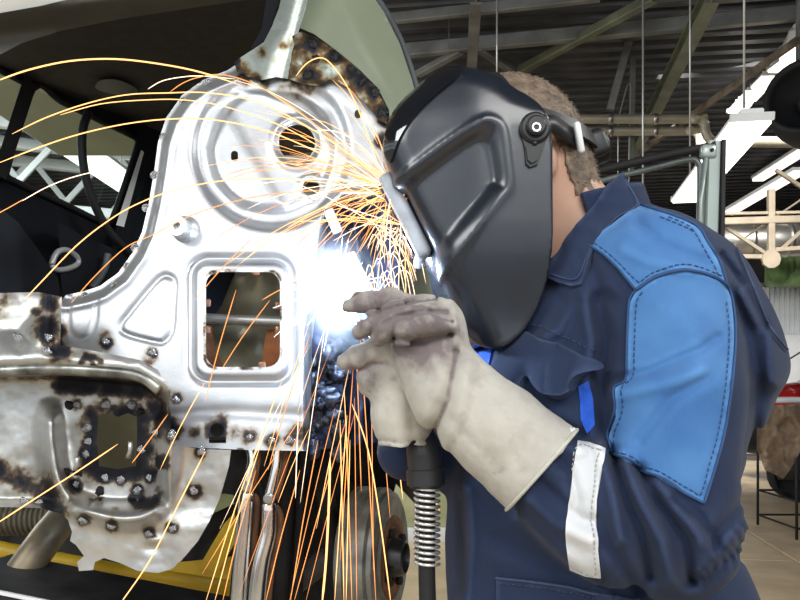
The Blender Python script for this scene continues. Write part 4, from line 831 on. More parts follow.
FOLD = [ # polyline in view pixels, height in m (negative: crease), width px
    ([(612, 452), (622, 490), (640, 530), (650, 575)], -.011, 7), ([(625, 462), (640, 500), (662, 540), (672, 580)], .010, 8), ([(640, 470), (660, 505), (686, 540), (690, 580)], -.011, 7),
    ([(655, 485), (680, 510), (704, 540)], .009, 9), ([(676, 500), (700, 520), (716, 545)], -.008, 7), ([(600, 448), (612, 490), (620, 540)], .008, 7), ([(596, 520), (620, 560), (640, 590)], -.006, 8),
    ([(612, 380), (650, 372), (700, 350), (716, 338)], -.004, 6), ([(618, 395), (660, 385), (700, 372)], .004, 8), ([(640, 440), (670, 400), (705, 378)], -.003, 7),
    ([(598, 300), (606, 340), (600, 380), (606, 430)], -.011, 9), ([(585, 300), (592, 340), (588, 380)], .007, 9), ([(578, 300), (566, 330), (560, 350)], -.004, 8),
    ([(732, 290), (748, 330), (756, 380), (752, 430), (742, 480)], -.006, 7), ([(745, 290), (768, 335), (772, 380)], .008, 9), ([(762, 330), (766, 370), (760, 410), (752, 450)], -.003, 8), ([(720, 255), (745, 288), (765, 325)], -.006, 5),
    ([(712, 540), (735, 510), (752, 480)], -.006, 7), ([(700, 570), (725, 545), (745, 528)], .006, 8),
    ([(535, 478), (560, 500), (585, 520)], -.006, 7), ([(528, 500), (555, 525), (590, 540)], .005, 7), ([(545, 450), (570, 470), (578, 500)], -.005, 6), ([(555, 440), (580, 452)], .005, 6),
    ([(462, 500), (464, 540), (460, 590)], -.004, 6), ([(466, 490), (470, 540), (466, 600)], .007, 8), ([(500, 540), (540, 560), (600, 580)], -.004, 10), ([(520, 520), (560, 550), (610, 600)], .005, 10),
    ([(590, 265), (600, 290), (612, 300)], -.004, 7), ([(640, 225), (660, 245), (700, 262)], -.0035, 8), ([(625, 250), (650, 262), (690, 270)], .003, 7),
    ([(655, 300), (690, 330), (700, 380)], .003, 16), ([(505, 400), (540, 420), (580, 436)], -.008, 8), ([(560, 300), (535, 330), (515, 342)], -.005, 8), ([(572, 310), (560, 330), (545, 335)], .004, 6)]
def f_jacket(p):
    d = f_torso(p)
    d = smin(d, s_ell(p, P(655, 285, 1.01), (.085, .085, .092)), .05)
    d = smin(d, s_chain(p, [P(657, 284, .99), P(676, 400, .935), P(672, 530, .905), P(618, 520, .90), CUF, P(515, 452, .912)], [.076, .080, .076, .071, .047, .036], .012), .028)
    d = smin(d, s_chain(p, [SHF, ELF, P(404, 452, 1.06)], [.085, .058, .037], .01), .03)
    x = CX+p[:, 0]/p[:, 1]*FPX; y = HY-(p[:, 2]-CAM_H)/p[:, 1]*FPX; near = np.abs(d) < .03
    if near.any():
        xn, yn = x[near], y[near]; a = np.zeros(near.sum())
        for L, amp, w in FOLD: a += 1.35*amp*gau(sd_line(xn, yn, L), w)
        a += .0055*fbm(p[near, 0]*9+1, p[near, 1]*9, p[near, 2]*7, 3, 3)
        # gathered waistband
        a += .002*np.sin((xn-.55*yn)*.62+2*vnoise(xn*.1, yn*.1))*gau(sd_line(xn, yn, [(700, 575), (735, 548), (752, 522)]), 11)-.010*gau(sd_line(xn, yn, [(700, 575), (735, 548), (752, 522)]), 13)
        d = d.copy(); d[near] -= a
    nk = s_chain(p, [hp(-.035, 0, -.05), hp(-.055, 0, -.11), NB], [.066, .066, .075]); return smax(d, -nk, .012)
jv = nets(f_jacket, (-.05, .74, .82), (.62, 1.44, 1.56), .0042); jacket = mk('jacket', jv, m_navy, person, label='navy work jacket with light blue shoulder')
FJ = f_jacket
yoke = [(638, 206), (660, 213), (682, 221), (697, 229), (706, 243), (718, 264), (725, 286), (715, 279), (700, 274), (680, 271), (658, 277), (637, 291), (627, 279), (617, 267), (604, 255), (590, 246), (596, 237), (612, 226)]
slv = [(637, 291), (658, 277), (680, 271), (700, 274), (715, 279), (725, 286), (730, 300), (733, 330), (732, 362), (728, 400), (722, 436), (713, 470), (703, 503), (684, 494), (665, 482), (640, 468), (622, 459), (608, 451), (610, 437), (617, 418), (617, 402), (616, 389), (627, 381), (628, 350), (628, 318), (630, 304)]
mk_patch = smooth_patch
mk_patch('shoulder_yoke', yoke, FJ, m_blue, jacket, 2.6, .0022, False, 'light blue shoulder yoke'); mk_patch('sleeve_panel', slv, FJ, m_blue, jacket, 2.6, .0018, False, 'light blue sleeve panel')
tape = [(577, 442), (590, 444), (604, 449), (602, 470), (597, 500), (596, 530), (601, 577), (586, 575), (571, 569), (567, 545), (566, 522), (570, 495), (573, 470)]
mk_patch('reflective_tape', tape, FJ, m_refl, jacket, 2.5, .0022, False, 'white reflective tape')
def seam(pts, mat, r=.0011, lift=.0032, nm='seam'):
    q = catmull(pts, 5); return mk(nm, tube(surf_line(q, FJ, lift), r, 5), mat, jacket)
def stitches(pts, mat, lift=.003, dash=4.0, gap=2.2):
    q = resample(catmull(pts, 6), .7, False); s = np.concatenate([[0], np.cumsum(np.linalg.norm(np.diff(q, axis=0), axis=1))]); p = march(FJ, q[:, 0], q[:, 1]); p = p+grad(FJ, p, .006)*lift; out = []; t = 0
    while t < s[-1]-dash:
        i, j = np.searchsorted(s, [t, t+dash]); 
        if j < len(p) and np.linalg.norm(p[i]-p[j]) < .03: out.append(tube([p[i], p[(i+j)//2]+[0, -.0004, 0], p[j]], .00065, 4))
        t += dash+gap
    mk('stitching', join(*out), mat, jacket, kind='stuff')
seam([(637, 291), (630, 304), (628, 350), (627, 381), (616, 389), (617, 410), (608, 440), (608, 451)], m_stitchd, .0014); stitches([(643, 293), (637, 306), (635, 350), (634, 378), (623, 389), (624, 410), (616, 436), (618, 452), (650, 468), (690, 490), (700, 494), (708, 465), (716, 436), (722, 400), (726, 362), (727, 330), (724, 302)], m_stitchd)
seam([(608, 451), (640, 468), (665, 482), (703, 503)], m_stitchd, .0016); seam([(703, 503), (713, 470), (722, 436), (728, 400), (732, 362), (733, 330), (730, 300), (725, 286)], m_stitchd, .0016)
seam([(725, 286), (715, 279), (700, 274), (680, 271), (658, 277), (637, 291)], m_stitchd, .0022, .0036); stitches([(720, 277), (700, 269), (680, 266), (656, 272), (641, 283)], m_stitchd)
seam([(638, 206), (660, 213), (682, 221), (697, 229), (706, 243), (718, 264), (725, 286)], m_stitchd, .0018); stitches([(660, 219), (680, 227), (693, 234), (701, 247), (712, 266), (718, 280)], m_stitchd); stitches([(668, 219), (688, 228), (698, 241)], m_stitchd)
seam([(590, 246), (604, 255), (617, 267), (627, 279), (637, 291)], m_stitchd, .0016); stitches([(595, 244), (608, 253), (621, 265), (631, 276), (640, 284)], m_stitchd)
stitches([(573, 471), (576, 448), (600, 452)], m_wire, .0036, 3, 2); stitches([(599, 455), (593, 500), (592, 530), (596, 572), (575, 566)], m_wire, .0036, 3, 2)
# front pockets
flap = [(505, 341), (523, 335), (545, 340), (566, 347), (593, 363), (588, 372), (580, 381), (574, 392), (562, 400), (549, 397), (540, 386), (531, 377), (526, 382), (523, 389), (508, 385), (497, 381), (500, 362)]
def flr(x, y): return .004+.010*sst(352, 395, y)*gau(np.mod(x-552+300, 300)-0*x, 400)+.010*gau(x-552, 14)*sst(355, 395, y)-.006*gau(x-530, 7)*sst(360, 385, y)
mk_patch('pocket_flap', flap, FJ, m_navy, jacket, 2.4, .007, True, None, flr)
stitches([(508, 347), (525, 342), (560, 352), (588, 366)], m_stitch, .010); stitches([(510, 343), (526, 338), (562, 349), (590, 363)], m_stitch, .009)
mk_patch('pocket_mouth', [(579, 386), (588, 381), (592, 398), (594, 425), (588, 434), (581, 420)], FJ, m_shirt, jacket, 3, .0015, False, 'bright blue lining')
mk_patch('shirt_front', [(468, 353), (494, 349), (491, 364), (484, 376), (472, 372)], FJ, m_shirt, jacket, 3, .003, False, 'bright blue shirt')
stitches([(505, 330), (520, 322), (560, 335), (596, 352)], m_stitch)
mk_patch('hip_pocket', [(498, 577), (540, 582), (600, 592), (640, 600), (640, 630), (498, 630)], FJ, m_navy, jacket, 4, .004, False); stitches([(501, 582), (540, 587), (600, 597)], m_stitch, .0058); seam([(498, 577), (540, 582), (600, 592)], m_stitch, .0018, .005)
seam([(735, 250), (752, 290), (768, 328), (785, 350)], m_stitch, .0016)
# collar standing round the neck
def f_col(p):
    d = s_chain(p, [hp(-.08, 0, -.07), P(598, 238, 1.10), P(590, 300, 1.08)], [.068, .090, .104]); return smin(d, f_torso(p), .02)
col_ = [(619, 175), (628, 190), (638, 207), (622, 222), (606, 238), (594, 255), (588, 270), (582, 286), (573, 288), (560, 284), (548, 278), (551, 268), (556, 258), (566, 244), (580, 226), (596, 205), (606, 190)]
smooth_patch('collar', col_, f_col, m_navy, jacket, 2.5, .007, False, None, lambda x, y: .004*fbm(x*.05, y*.05, 0, 2, 3))
q = catmull([(617, 180), (634, 207), (616, 222), (602, 238), (590, 256), (578, 282), (553, 276)], 6); p_ = march(f_col, q[:, 0], q[:, 1]); mk('collar_stitch', tube(p_+grad(f_col, p_)*.0082, .0008, 5), m_stitch, jacket)
def f_colb(p):
    d = np.abs(s_chain(p, [hp(-.08, 0, -.075), NB], [.074, .088]))-.004; ax = nrm(NB-hp(-.08, 0, -.075)); t = (p-hp(-.08, 0, -.075))@ax; d = np.maximum(np.maximum(d, .006-t), t-.075)
    return np.maximum(d, -((p-NB)@nrm((.9, .15, .25)))-.03)
mk('collar_stand', nets(f_colb, NB-.2, NB+[.2, .2, .25], .004), m_navy, jacket)

# ---- trousers and boots
def f_trou(p):
    d = s_ell(p, (.285, 1.11, .90), (.20, .17, .16))
    for hipx, y, kx in ((.275, 1.03, .22), (.285, 1.19, .30)): d = smin(d, s_chain(p, [np.array([hipx, y, .88]), np.array([kx, y-.01, .50]), np.array([hipx+.03, y, .10])], [.115, .088, .082], .02), .05)
    return np.maximum(d+.004*fbm(p[:, 0]*11, p[:, 1]*11, p[:, 2]*11, 3, 6), p[:, 2]-1.0)
mk('trousers', nets(f_trou, (.0, .85, .0), (.56, 1.40, 1.06), .008), m_navy2, person)
for hipx, y in ((.265, 1.02), (.275, 1.20)):
    def f_boot(p):
        d = s_chain(p, [np.array([hipx+.03, y, .2]), np.array([hipx+.035, y, .06])], [.052, .052]); d = smin(d, s_chain(p, [np.array([hipx+.05, y, .055]), np.array([hipx-.06, y, .058]), np.array([hipx-.15, y-.01, .045])], [.052, .05, .045]), .03)
        return np.maximum(np.maximum(d, .012-p[:, 2]), p[:, 2]-.19)
    mk('boot', nets(f_boot, (hipx-.24, y-.1, 0), (hipx+.14, y+.1, .22), .006), m_boot, person); mk('boot_sole', rbox((hipx-.05, y-.003, .012), (.30, .105, .024), .01), m_black, person)

# ---- gloves
m_glove = glove_mat('suede_glove', (.60, .575, .50), (.47, .44, .37), (.20, .165, .165))
def gn(p, a=.0022): return a*fbm(p[:, 0]*34, p[:, 1]*34, p[:, 2]*34, 4, 8)
CUFO = P(543, 471, .905); WR2 = P(452, 392, .93); cax = nrm(CUFO-WR2)
def f_near(p):
    t = (p-WR2)@cax; L = vlen((CUFO-WR2)[None])[0]
    g = s_chain(p, [P(428, 352, .945), WR2, P(500, 434, .917), P(556, 482, .902)], [.044, .049, .055, .062], .01)
    g = smax(g, t-L, .004)
    inner = s_cone(p, CUFO-cax*.03, CUFO+cax*.02, .048, .0555); g = smax(g, -inner, .002)
    g = smin(g, s_ell(p, P(427, 325, .945), (.044, .042, .036)), .025)                          # back of the hand
    x = CX+p[:, 0]/p[:, 1]*FPX; y = HY-(p[:, 2]-CAM_H)/p[:, 1]*FPX
    F = [([P(420, 312, .95), P(392, 300, .955), P(366, 303, .96), P(347, 307, .965)], [.017, .0155, .0135, .0085]),
         ([P(422, 318, .925), P(396, 313, .918), P(374, 322, .918), P(360, 332, .925)], [.018, .0165, .0145, .0105]),
         ([P(430, 320, .912), P(408, 316, .902), P(388, 328, .902), P(378, 339, .91)], [.018, .017, .015, .011]),
         ([P(442, 326, .905), P(424, 321, .893), P(406, 331, .893), P(400, 336, .90)], [.018, .0185, .0175, .012]),
         ([P(440, 352, .965), P(415, 350, .99), P(392, 345, .995)], [.019, .017, .013])]
    fg = None
    for pts, rs in F: e = s_chain(p, pts, [r*.9 for r in rs], .006); fg = e if fg is None else smin(fg, e, .0005)
    g = smin(g, fg, .005)
    for Lp, a, w in (([(456, 352), (448, 400), (426, 448)], -.007, 5), ([(470, 362), (460, 410), (440, 456)], .004, 6), ([(430, 345), (440, 380), (424, 420)], .003, 7), ([(480, 380), (510, 420), (520, 470)], -.002, 9), ([(440, 405), (470, 440), (500, 470)], -.003, 8), ([(395, 338), (425, 342), (450, 334)], -.006, 4), ([(452, 300), (458, 320), (456, 345)], .003, 5), ([(364, 318), (386, 311), (412, 303), (436, 300)], -.005, 3), ([(384, 324), (400, 316), (424, 311), (446, 312)], -.004, 3), ([(404, 318), (430, 313), (452, 322)], -.003, 3), ([(376, 302), (380, 312)], -.002, 3), ([(388, 320), (394, 334)], -.002, 3), ([(412, 318), (418, 336)], -.002, 3)): g = g-a*gau(sd_line(x, y, Lp), w)
    return g-gn(p)
def grime_of(v, L):
    return np.clip(sum(a*np.exp(-(vlen(v-c)/r)**2) for c, r, a in L)+.2+.3*fbm(v[:, 0]*14, v[:, 1]*14, v[:, 2]*14, 4, 12), 0, 1.6)
nv = nets(f_near, (-.07, .83, 1.09), (.24, 1.03, 1.38), .0025)
gl = mk('work_glove', nv, m_glove, person, attr={'grime': grime_of(nv[0], [(P(385, 318, .92), .055, 1.4), (P(430, 335, .90), .035, 1.3), (P(350, 308, .96), .03, .5), (P(425, 345, .93), .02, .6)])}, label='pale suede gauntlet glove nearer the viewer')
e1 = []; ax, u, v = frame_axis(cax); ring_ = [CUFO-cax*.002+(u*math.cos(t)+v*math.sin(t))*.0605 for t in np.linspace(0, 2*math.pi, 41)]; mk('cuff_hem', tube(ring_, .0022, 6), m_glove, gl)
mk('loose_thread', tube(catmull([P(570, 428, .85), P(573, 430, .85), P(575, 428, .85), P(571, 432, .85)], 4), .0012, 5), m_white, gl)
# grimy finger shells follow the near hand's fingers
RT = P(405, 442, .99)
def f_far(p):
    x = CX+p[:, 0]/p[:, 1]*FPX; y = HY-(p[:, 2]-CAM_H)/p[:, 1]*FPX
    g = s_chain(p, [P(410, 356, .985), P(402, 385, .985), P(402, 415, .985), P(406, 450, .985)], [.034, .038, .036, .033], .01); g = smax(g, y-446, .004*800) if False else np.maximum(g, (RT-[0, 0, .0035]-p)[:, 2])
    g = smax(g, -s_chain(p, [P(408, 430, .99), P(410, 470, .99)], [.024, .037]), .002)
    F = [([P(402, 352, .965), P(376, 350, .962), P(357, 357, .965), P(345, 362, .968)], [.017, .0155, .0135, .010]), ([P(394, 368, .975), P(378, 368, .972), P(368, 376, .972), P(366, 387, .978)], [.018, .0165, .013, .0095]),
         ([P(402, 385, 1.0), P(386, 384, 1.02), P(390, 392, 1.04), P(404, 395, 1.04)], [.017, .016, .014, .011]), ([P(404, 402, 1.0), P(390, 404, 1.02), P(394, 410, 1.038), P(405, 412, 1.038)], [.016, .015, .013, .010]),
         ([P(420, 350, 1.01), P(398, 352, 1.03), P(380, 362, 1.03)], [.018, .016, .012])]
    fg = None
    for pts, rs in F: e = s_chain(p, pts, rs, .006); fg = e if fg is None else smin(fg, e, .0025)
    g = smin(g, fg, .016)
    for Lp, a, w in (([(395, 380), (410, 400), (412, 440)], -.003, 6), ([(380, 440), (405, 443), (428, 440)], -.002, 3)): g = g-a*gau(sd_line(x, y, Lp), w)
    return g-gn(p)
fv = nets(f_far, (-.08, .89, 1.14), (.06, 1.10, 1.34), .0025)
mk('work_glove', fv, m_glove, person, attr={'grime': grime_of(fv[0], [(P(355, 358, .965), .03, .9), (P(372, 382, .955), .018, .7)])}, label='pale dirty work glove holding the torch, further from the viewer')

# ================================================================ welding torch
m_grip = M('torch_grip', (.022, .023, .026), .42, 0, .15, 20., .15, 300.); m_spring = M('spring_steel', (.85, .85, .85), .25, .8, .1, 30.)
to = root('welding_torch', 'black welding torch with coiled spring cable guard gripped in the pale gloves', 'torch', P(425, 480, .985))
T = lambda x, y, d=.985: P(x, y, d)
mk('handle', tube(catmull([T(404, 340), T(408, 380), T(416, 420), T(424, 450), T(426, 484)], 6), np.interp(np.linspace(0, 1, 25), [0, .6, .75, 1], [.015, .017, .0225, .0215]), 16), m_grip, to)
mk('grip_collar', lathe(T(426, 484), P(426, 484, 1)-P(424, 450, 1), [(.0215, -.02), (.0235, -.018), (.0235, .0), (.019, .004), (.012, .004)], 20), m_grip, to, sharp=30)
0 and mk('trigger_guard', tube(catmull([T(404, 446, .99), T(394, 462, .99), T(392, 480, .99), T(402, 492, .99), T(412, 484, .99)], 6), .010, 8), m_grip, to)
sp = []; n = 14*16
for i in range(n+1):
    t = i/n; c = T(427, 484+t*80); a = t*14*2*math.pi; sp.append(c+np.array([math.cos(a)*.0148, math.sin(a)*.0148, 0]))
mk('cable_spring', tube(sp, .0021, 7), m_spring, to)
mk('cable', tube(catmull([T(427, 480), T(427, 540), T(427, 580), T(429, 640), P(435, 800, 1.0), P(380, 1150, 1.1), P(300, 1250, 1.16)], 6), .0105, 12), m_black, to)
mk('neck', tube(catmull([T(404, 345), P(396, 322, .99), P(378, 306, 1.02), P(360, 300, 1.06), P(348, 297, 1.10)], 6), np.interp(np.linspace(0, 1, 25), [0, .7, .75, 1], [.009, .008, .011, .009]), 14), M('torch_brass', (.25, .17, .09), .35, .8, .2, 20.), to)

# ================================================================ welding helmet
m_shell = M('helmet_plastic', (.012, .016, .025), .27, 0, .12, 30., .05, 60., spec=.75, coat=.12); m_visor = M('visor_glass', (.010, .011, .014), .06, 0, .1, 8., spec=.8, coat=.6); m_strap = M('strap_plastic', (.018, .018, .02), .45, 0, .1, 14.)
yaw = math.radians(0.5); hf = np.array([-math.cos(yaw), -math.sin(yaw), 0]); hs = np.array([math.sin(yaw), -math.cos(yaw), 0]); h0 = P(474, 213, 1.085); DH = 1.035
def px2N(L): return [(h0[0]-P(x, y, .985)[0], P(x, y, .985)[2]-h0[2]) for x, y in L]
def toL(p):
    q = p-h0; a = q@hf; w = q@hs; return a, w, q[:, 2]           # forward, toward the viewer, up
def px2L(L, d=DH): return [((480-x)/FPX*d, (200-y)/FPX*d) for x, y in L]
prof = px2L(catmull([(466, 70), (498, 82), (522, 101), (537, 121), (544, 142), (545, 200), (545, 252), (539, 291), (527, 320), (511, 339), (495, 346), (478, 341), (465, 328), (452, 304), (438, 274), (421, 238), (403, 200), (390, 168), (384, 146), (389, 124), (402, 103), (424, 83), (445, 71)], 3, True), DH)
inn = px2L(catmull([(466, 70), (498, 82), (530, 101), (600, 110), (640, 150), (640, 250), (620, 330), (560, 400), (500, 400), (478, 345), (465, 328), (452, 304), (438, 274), (421, 238), (403, 200), (390, 168), (384, 146), (389, 124), (402, 103), (424, 83), (445, 71)], 3, True), DH)
rec = px2N(catmull([(380, 192), (404, 176), (440, 151), (478, 129), (490, 128), (497, 136), (501, 164), (503, 188), (496, 198), (466, 236), (444, 264), (425, 290), (400, 300), (380, 250)], 3, True))
rec2 = px2N(catmull([(378, 210), (410, 187), (445, 163), (474, 145), (482, 146), (486, 154), (490, 180), (484, 186), (460, 214), (434, 243), (412, 268), (395, 280), (378, 250)], 3, True))
def halfw(a, z): return .118-.032*sst(-.02, .13, a)-.018*sst(-.03, -.18, z)-.010*sst(.08, .17, z)
def f_out(p, poly, inset):
    a, w, z = toL(p); d2 = sd_poly(a, z, poly)+inset; hw = halfw(a, z)-inset; R = .034
    qx = d2+R; qy = np.abs(w)-hw+R; return np.minimum(np.maximum(qx, qy), 0)+np.hypot(np.maximum(qx, 0), np.maximum(qy, 0))-R
def f_helm(p):
    a, w, z = toL(p); o = smax(f_out(p, inn, 0), sd_poly(a, z, prof), .003)
    dr_, d2 = sd_poly(a, z, rec), sd_poly(a, z, rec2)
    t = np.clip(-dr_/(np.maximum(-dr_, 0)+np.maximum(d2, 0)+1e-6), 0, 1); t = t*t*(3-2*t); dent = .011*np.where(dr_ < 0, t, 0); rimr = .0022*gau(dr_-.005, .005)
    k = sst(.02, .05, np.abs(w)); o = o+(dent-rimr)*k
    i = f_out(p, inn, .006)+dent*k
    return np.maximum(o, -i)
hel = root('welding_helmet', 'black glossy welding helmet with recessed side panel worn over the face', 'helmet', h0+[0, 0, -.18])
sv_ = nets(f_helm, h0-[.16, .17, .22], h0+[.16, .17, .21], .0026, 3)
helm = mk('shell', sv_, m_shell, hel)
# front window band over brow and face, following the shell
def f_outer(p): return f_out(p, prof, 0)
vis = catmull([(464, 73), (452, 72), (440, 74), (424, 84), (402, 104), (390, 124), (386, 146), (388, 158), (392, 162), (400, 140), (414, 118), (436, 96)], 5, True)
smooth_patch('visor', vis, f_outer, m_visor, hel, 2.4, .0035, False, 'dark glossy window')
c0 = h0+hf*((480-409)/FPX)+np.array([0, 0, (200-208)/FPX*DH]); fdir = nrm(np.array([*(hf[:2]*(110/125)), 0])+np.array([0, 0, -.44])); updir = nrm(np.cross(np.cross(fdir, [0, 0, 1.]), fdir)); side = np.cross(updir, fdir)
R3 = np.stack([side, fdir, updir], 1)
mk('filter_frame', rbox(c0+fdir*.006, (.112, .022, .120), .008, 3, R3), M('glare_frame', (.55, .60, .68), .4, 0, .2, 20.), hel); mk('filter_glass', rbox(c0+fdir*.016, (.096, .008, .102), .003, 2, R3), m_visor, hel)  # frame colour made pale blue to carry the arc's glare
def onL(x, y, w): 
    return P(x, y, h0[1]-w)
w0 = .118
mk('pivot_knob', join(lathe(onL(534, 130, w0-.004), hs, [(.019, 0), (.019, .010), (.016, .013), (.012, .013), (.012, .019), (.010, .021)], 20)), m_strap, hel, sharp=30)
mk('pivot_screw', join(lathe(onL(536, 128, w0+.015), hs, [(.0055, 0), (.0055, .004), (.0035, .004), (.003, .001)], 12)), m_spring, hel, sharp=30)
def plate(L, w, t, nm, mat):
    v, f, be = cdt(L, [], 3); q = np.array([onL(x, y, w) for x, y in v]); V, F, ids = shell(q, q-hs*t, f, be); return mk(nm, (V, F), mat, hel, False)
plate([(523, 118), (534, 114), (546, 118), (548, 135), (543, 150), (538, 164), (530, 167), (526, 163), (525, 148), (522, 135)], w0+.004, .012, 'pivot_plate', m_strap)
plate([(526, 146), (541, 146), (537, 160), (532, 163), (528, 160)], w0+.007, .004, 'stop_lever', m_strap)
mk('rivet', lathe(onL(509, 141, .116), hs, [(.0035, -.003), (.0035, .001), (.001, .002)], 10), m_strap, hel); mk('rivet', lathe(onL(535, 143, w0+.006), hs, [(.003, -.003), (.003, .002), (.001, .003)], 10), m_strap, hel)
# headgear: band round the skull, top strap, ratchet knob at the back
def band(pts, h, t, nm, mat, nrmf): # ribbon around the head
    V = []; F = []; pts = np.asarray(pts, float); n = len(pts)
    for p in pts:
        o = nrmf(p)
        for du, dn in ((-h/2, 0), (h/2, 0), (h/2, t), (-h/2, t)): V.append(p+HU*du+o*dn)
    F = [[i*4+j, i*4+(j+1) % 4, (i+1)*4+(j+1) % 4, (i+1)*4+j] for i in range(n-1) for j in range(4)]+[[0, 1, 2, 3][::-1], [(n-1)*4+j for j in range(4)]]
    return mk(nm, (V, F), mat, hel, True, sharp=40)
no = lambda p: nrm((p-HC)*1-HU*np.dot(p-HC, HU))
bp_ = [hp(-.008+.106*math.cos(t), .086*math.sin(t), .045+.065*min(0, math.cos(t))) for t in np.linspace(-math.pi, math.pi, 48)]
band(bp_, .022, .003, 'headband', m_strap, no)
tp = [hp(-.004+0*t, .087*math.sin(t), .022+.098*math.cos(t)) for t in np.linspace(-1.5, 1.5, 26)]
V = []; 
for p in tp:
    o = nrm(p-HC)
    for df, dn in ((-.011, 0), (.011, 0), (.011, .003), (-.011, .003)): V.append(p+HF*df+o*dn)
mk('crown_strap', (V, [[i*4+j, i*4+(j+1) % 4, (i+1)*4+(j+1) % 4, (i+1)*4+j] for i in range(25) for j in range(4)]), m_strap, hel)
a_ = P(548, 124, 1.0); mk('side_arm', tube(catmull([onL(540, 128, w0-.006), P(552, 124, .985), P(562, 130, 1.0), P(574, 138, 1.02), P(586, 142, 1.06)], 6), 1., 4, True, (.015, .004)), m_strap, hel)
mk('buckle', rbox(P(579, 138, 1.01), (.008, .012, .040), .003, 2, Matrix.Rotation(math.radians(-10), 3, 'Y')), m_white, hel)
mk('ratchet_knob', lathe(hp(-.116, 0, -.018), -HF, [(.02, -.012), (.024, -.008), (.024, .012), (.021, .016), (.010, .016)], 18), m_strap, hel, sharp=30)
mk('ratchet_housing', rbox(hp(-.112, .0, -.018), (.03, .07, .035), .008, 3, HM.T), m_strap, hel)
# ================================================================ arc, fume and sparks
ARC = P(337, 292, 1.165)
L = bpy.data.lights.new('arc_light', 'POINT'); L.energy = 5.5; L.color = (.48, .68, 1.0); L.shadow_soft_size = .02
lo = bpy.data.objects.new('arc_light', L); COL.objects.link(lo); lo.location = tuple(ARC+[0, -.025, .0])
m_arc = glow('arc_plasma', (.80, .90, 1.0), 22.)
av, af = [], []
def f_arc(p): return smin(smin(s_ell(p, ARC+[0, .01, .0], (.016, .012, .030)), s_cone(p, ARC+[0, .01, 0], ARC+[.022, .02, -.05], .014, .003), .02), s_cone(p, ARC+[0, .01, 0], ARC+[-.004, .02, .06], .014, .003), .02)+.006*vnoise(p[:, 0]*90, p[:, 1]*90, p[:, 2]*90, 4)
arc = mk('welding_arc', nets(f_arc, ARC-.1, ARC+.1, .0035), m_arc, None, label='blinding white blue welding arc between torch tip and panel edge', cat='welding arc', kind=None)
rays = []
r_ = random.Random(3)
for k in range(26):
    a = r_.uniform(0, 6.283); l = r_.uniform(.018, .075)*(1.4 if -.9 < math.sin(a) < 0 else 1); d = np.array([math.cos(a), r_.uniform(-.5, .4), math.sin(a)]); d /= np.linalg.norm(d)
    rays.append(tube([ARC+d*.012, ARC+d*(.012+l*.5), ARC+d*(.012+l)+[0, 0, -l*.1]], [.0008, .0005, .0001], 4))
mk('arc_streak', join(*rays), glow('arc_streak_light', (.78, .88, 1.), 9.), arc, kind='stuff')
# fume cloud: scattering volume added to make the bloom around the arc
fm = bpy.data.materials.new('fume_bloom'); fm.use_nodes = True; nt = fm.node_tree; nt.nodes.clear(); N = nt.nodes
vs = N.new('ShaderNodeVolumeScatter'); vs.inputs['Color'].default_value = (.86, .92, 1, 1); vs.inputs['Anisotropy'].default_value = .2
tc = N.new('ShaderNodeTexCoord'); gd = N.new('ShaderNodeTexGradient'); gd.gradient_type = 'SPHERICAL'; mp = N.new('ShaderNodeMapping'); nt.links.new(tc.outputs['Object'], mp.inputs[0]); mp.inputs['Scale'].default_value = (1/.075, 1/.06, 1/.115)
nt.links.new(mp.outputs[0], gd.inputs[0]); nz = N.new('ShaderNodeTexNoise'); nz.inputs['Scale'].default_value = 35; nt.links.new(tc.outputs['Object'], nz.inputs[0])
m1 = N.new('ShaderNodeMath'); m1.operation = 'POWER'; m1.inputs[1].default_value = 2.; nt.links.new(gd.outputs['Fac'], m1.inputs[0]); m2 = N.new('ShaderNodeMath'); m2.operation = 'MULTIPLY'; nt.links.new(m1.outputs[0], m2.inputs[0]); nt.links.new(nz.outputs['Fac'], m2.inputs[1])
m3 = N.new('ShaderNodeMath'); m3.operation = 'MULTIPLY'; m3.inputs[1].default_value = 60.; nt.links.new(m2.outputs[0], m3.inputs[0]); nt.links.new(m3.outputs[0], vs.inputs['Density'])
ou = N.new('ShaderNodeOutputMaterial'); nt.links.new(vs.outputs[0], ou.inputs['Volume'])
V, F = lathe((0, 0, 0), (0, 0, 1), [(.001, -.115), (.035, -.10), (.06, -.06), (.074, 0), (.06, .06), (.035, .10), (.001, .115)], 24); V = V*[1, .8, 1]; c = ARC+[.0, .012, 0]
mk('fume_bloom', (V+c, F), fm, None, label='pale weld fume standing in for the bloom around the white arc', cat='smoke', kind='stuff', loc=c)
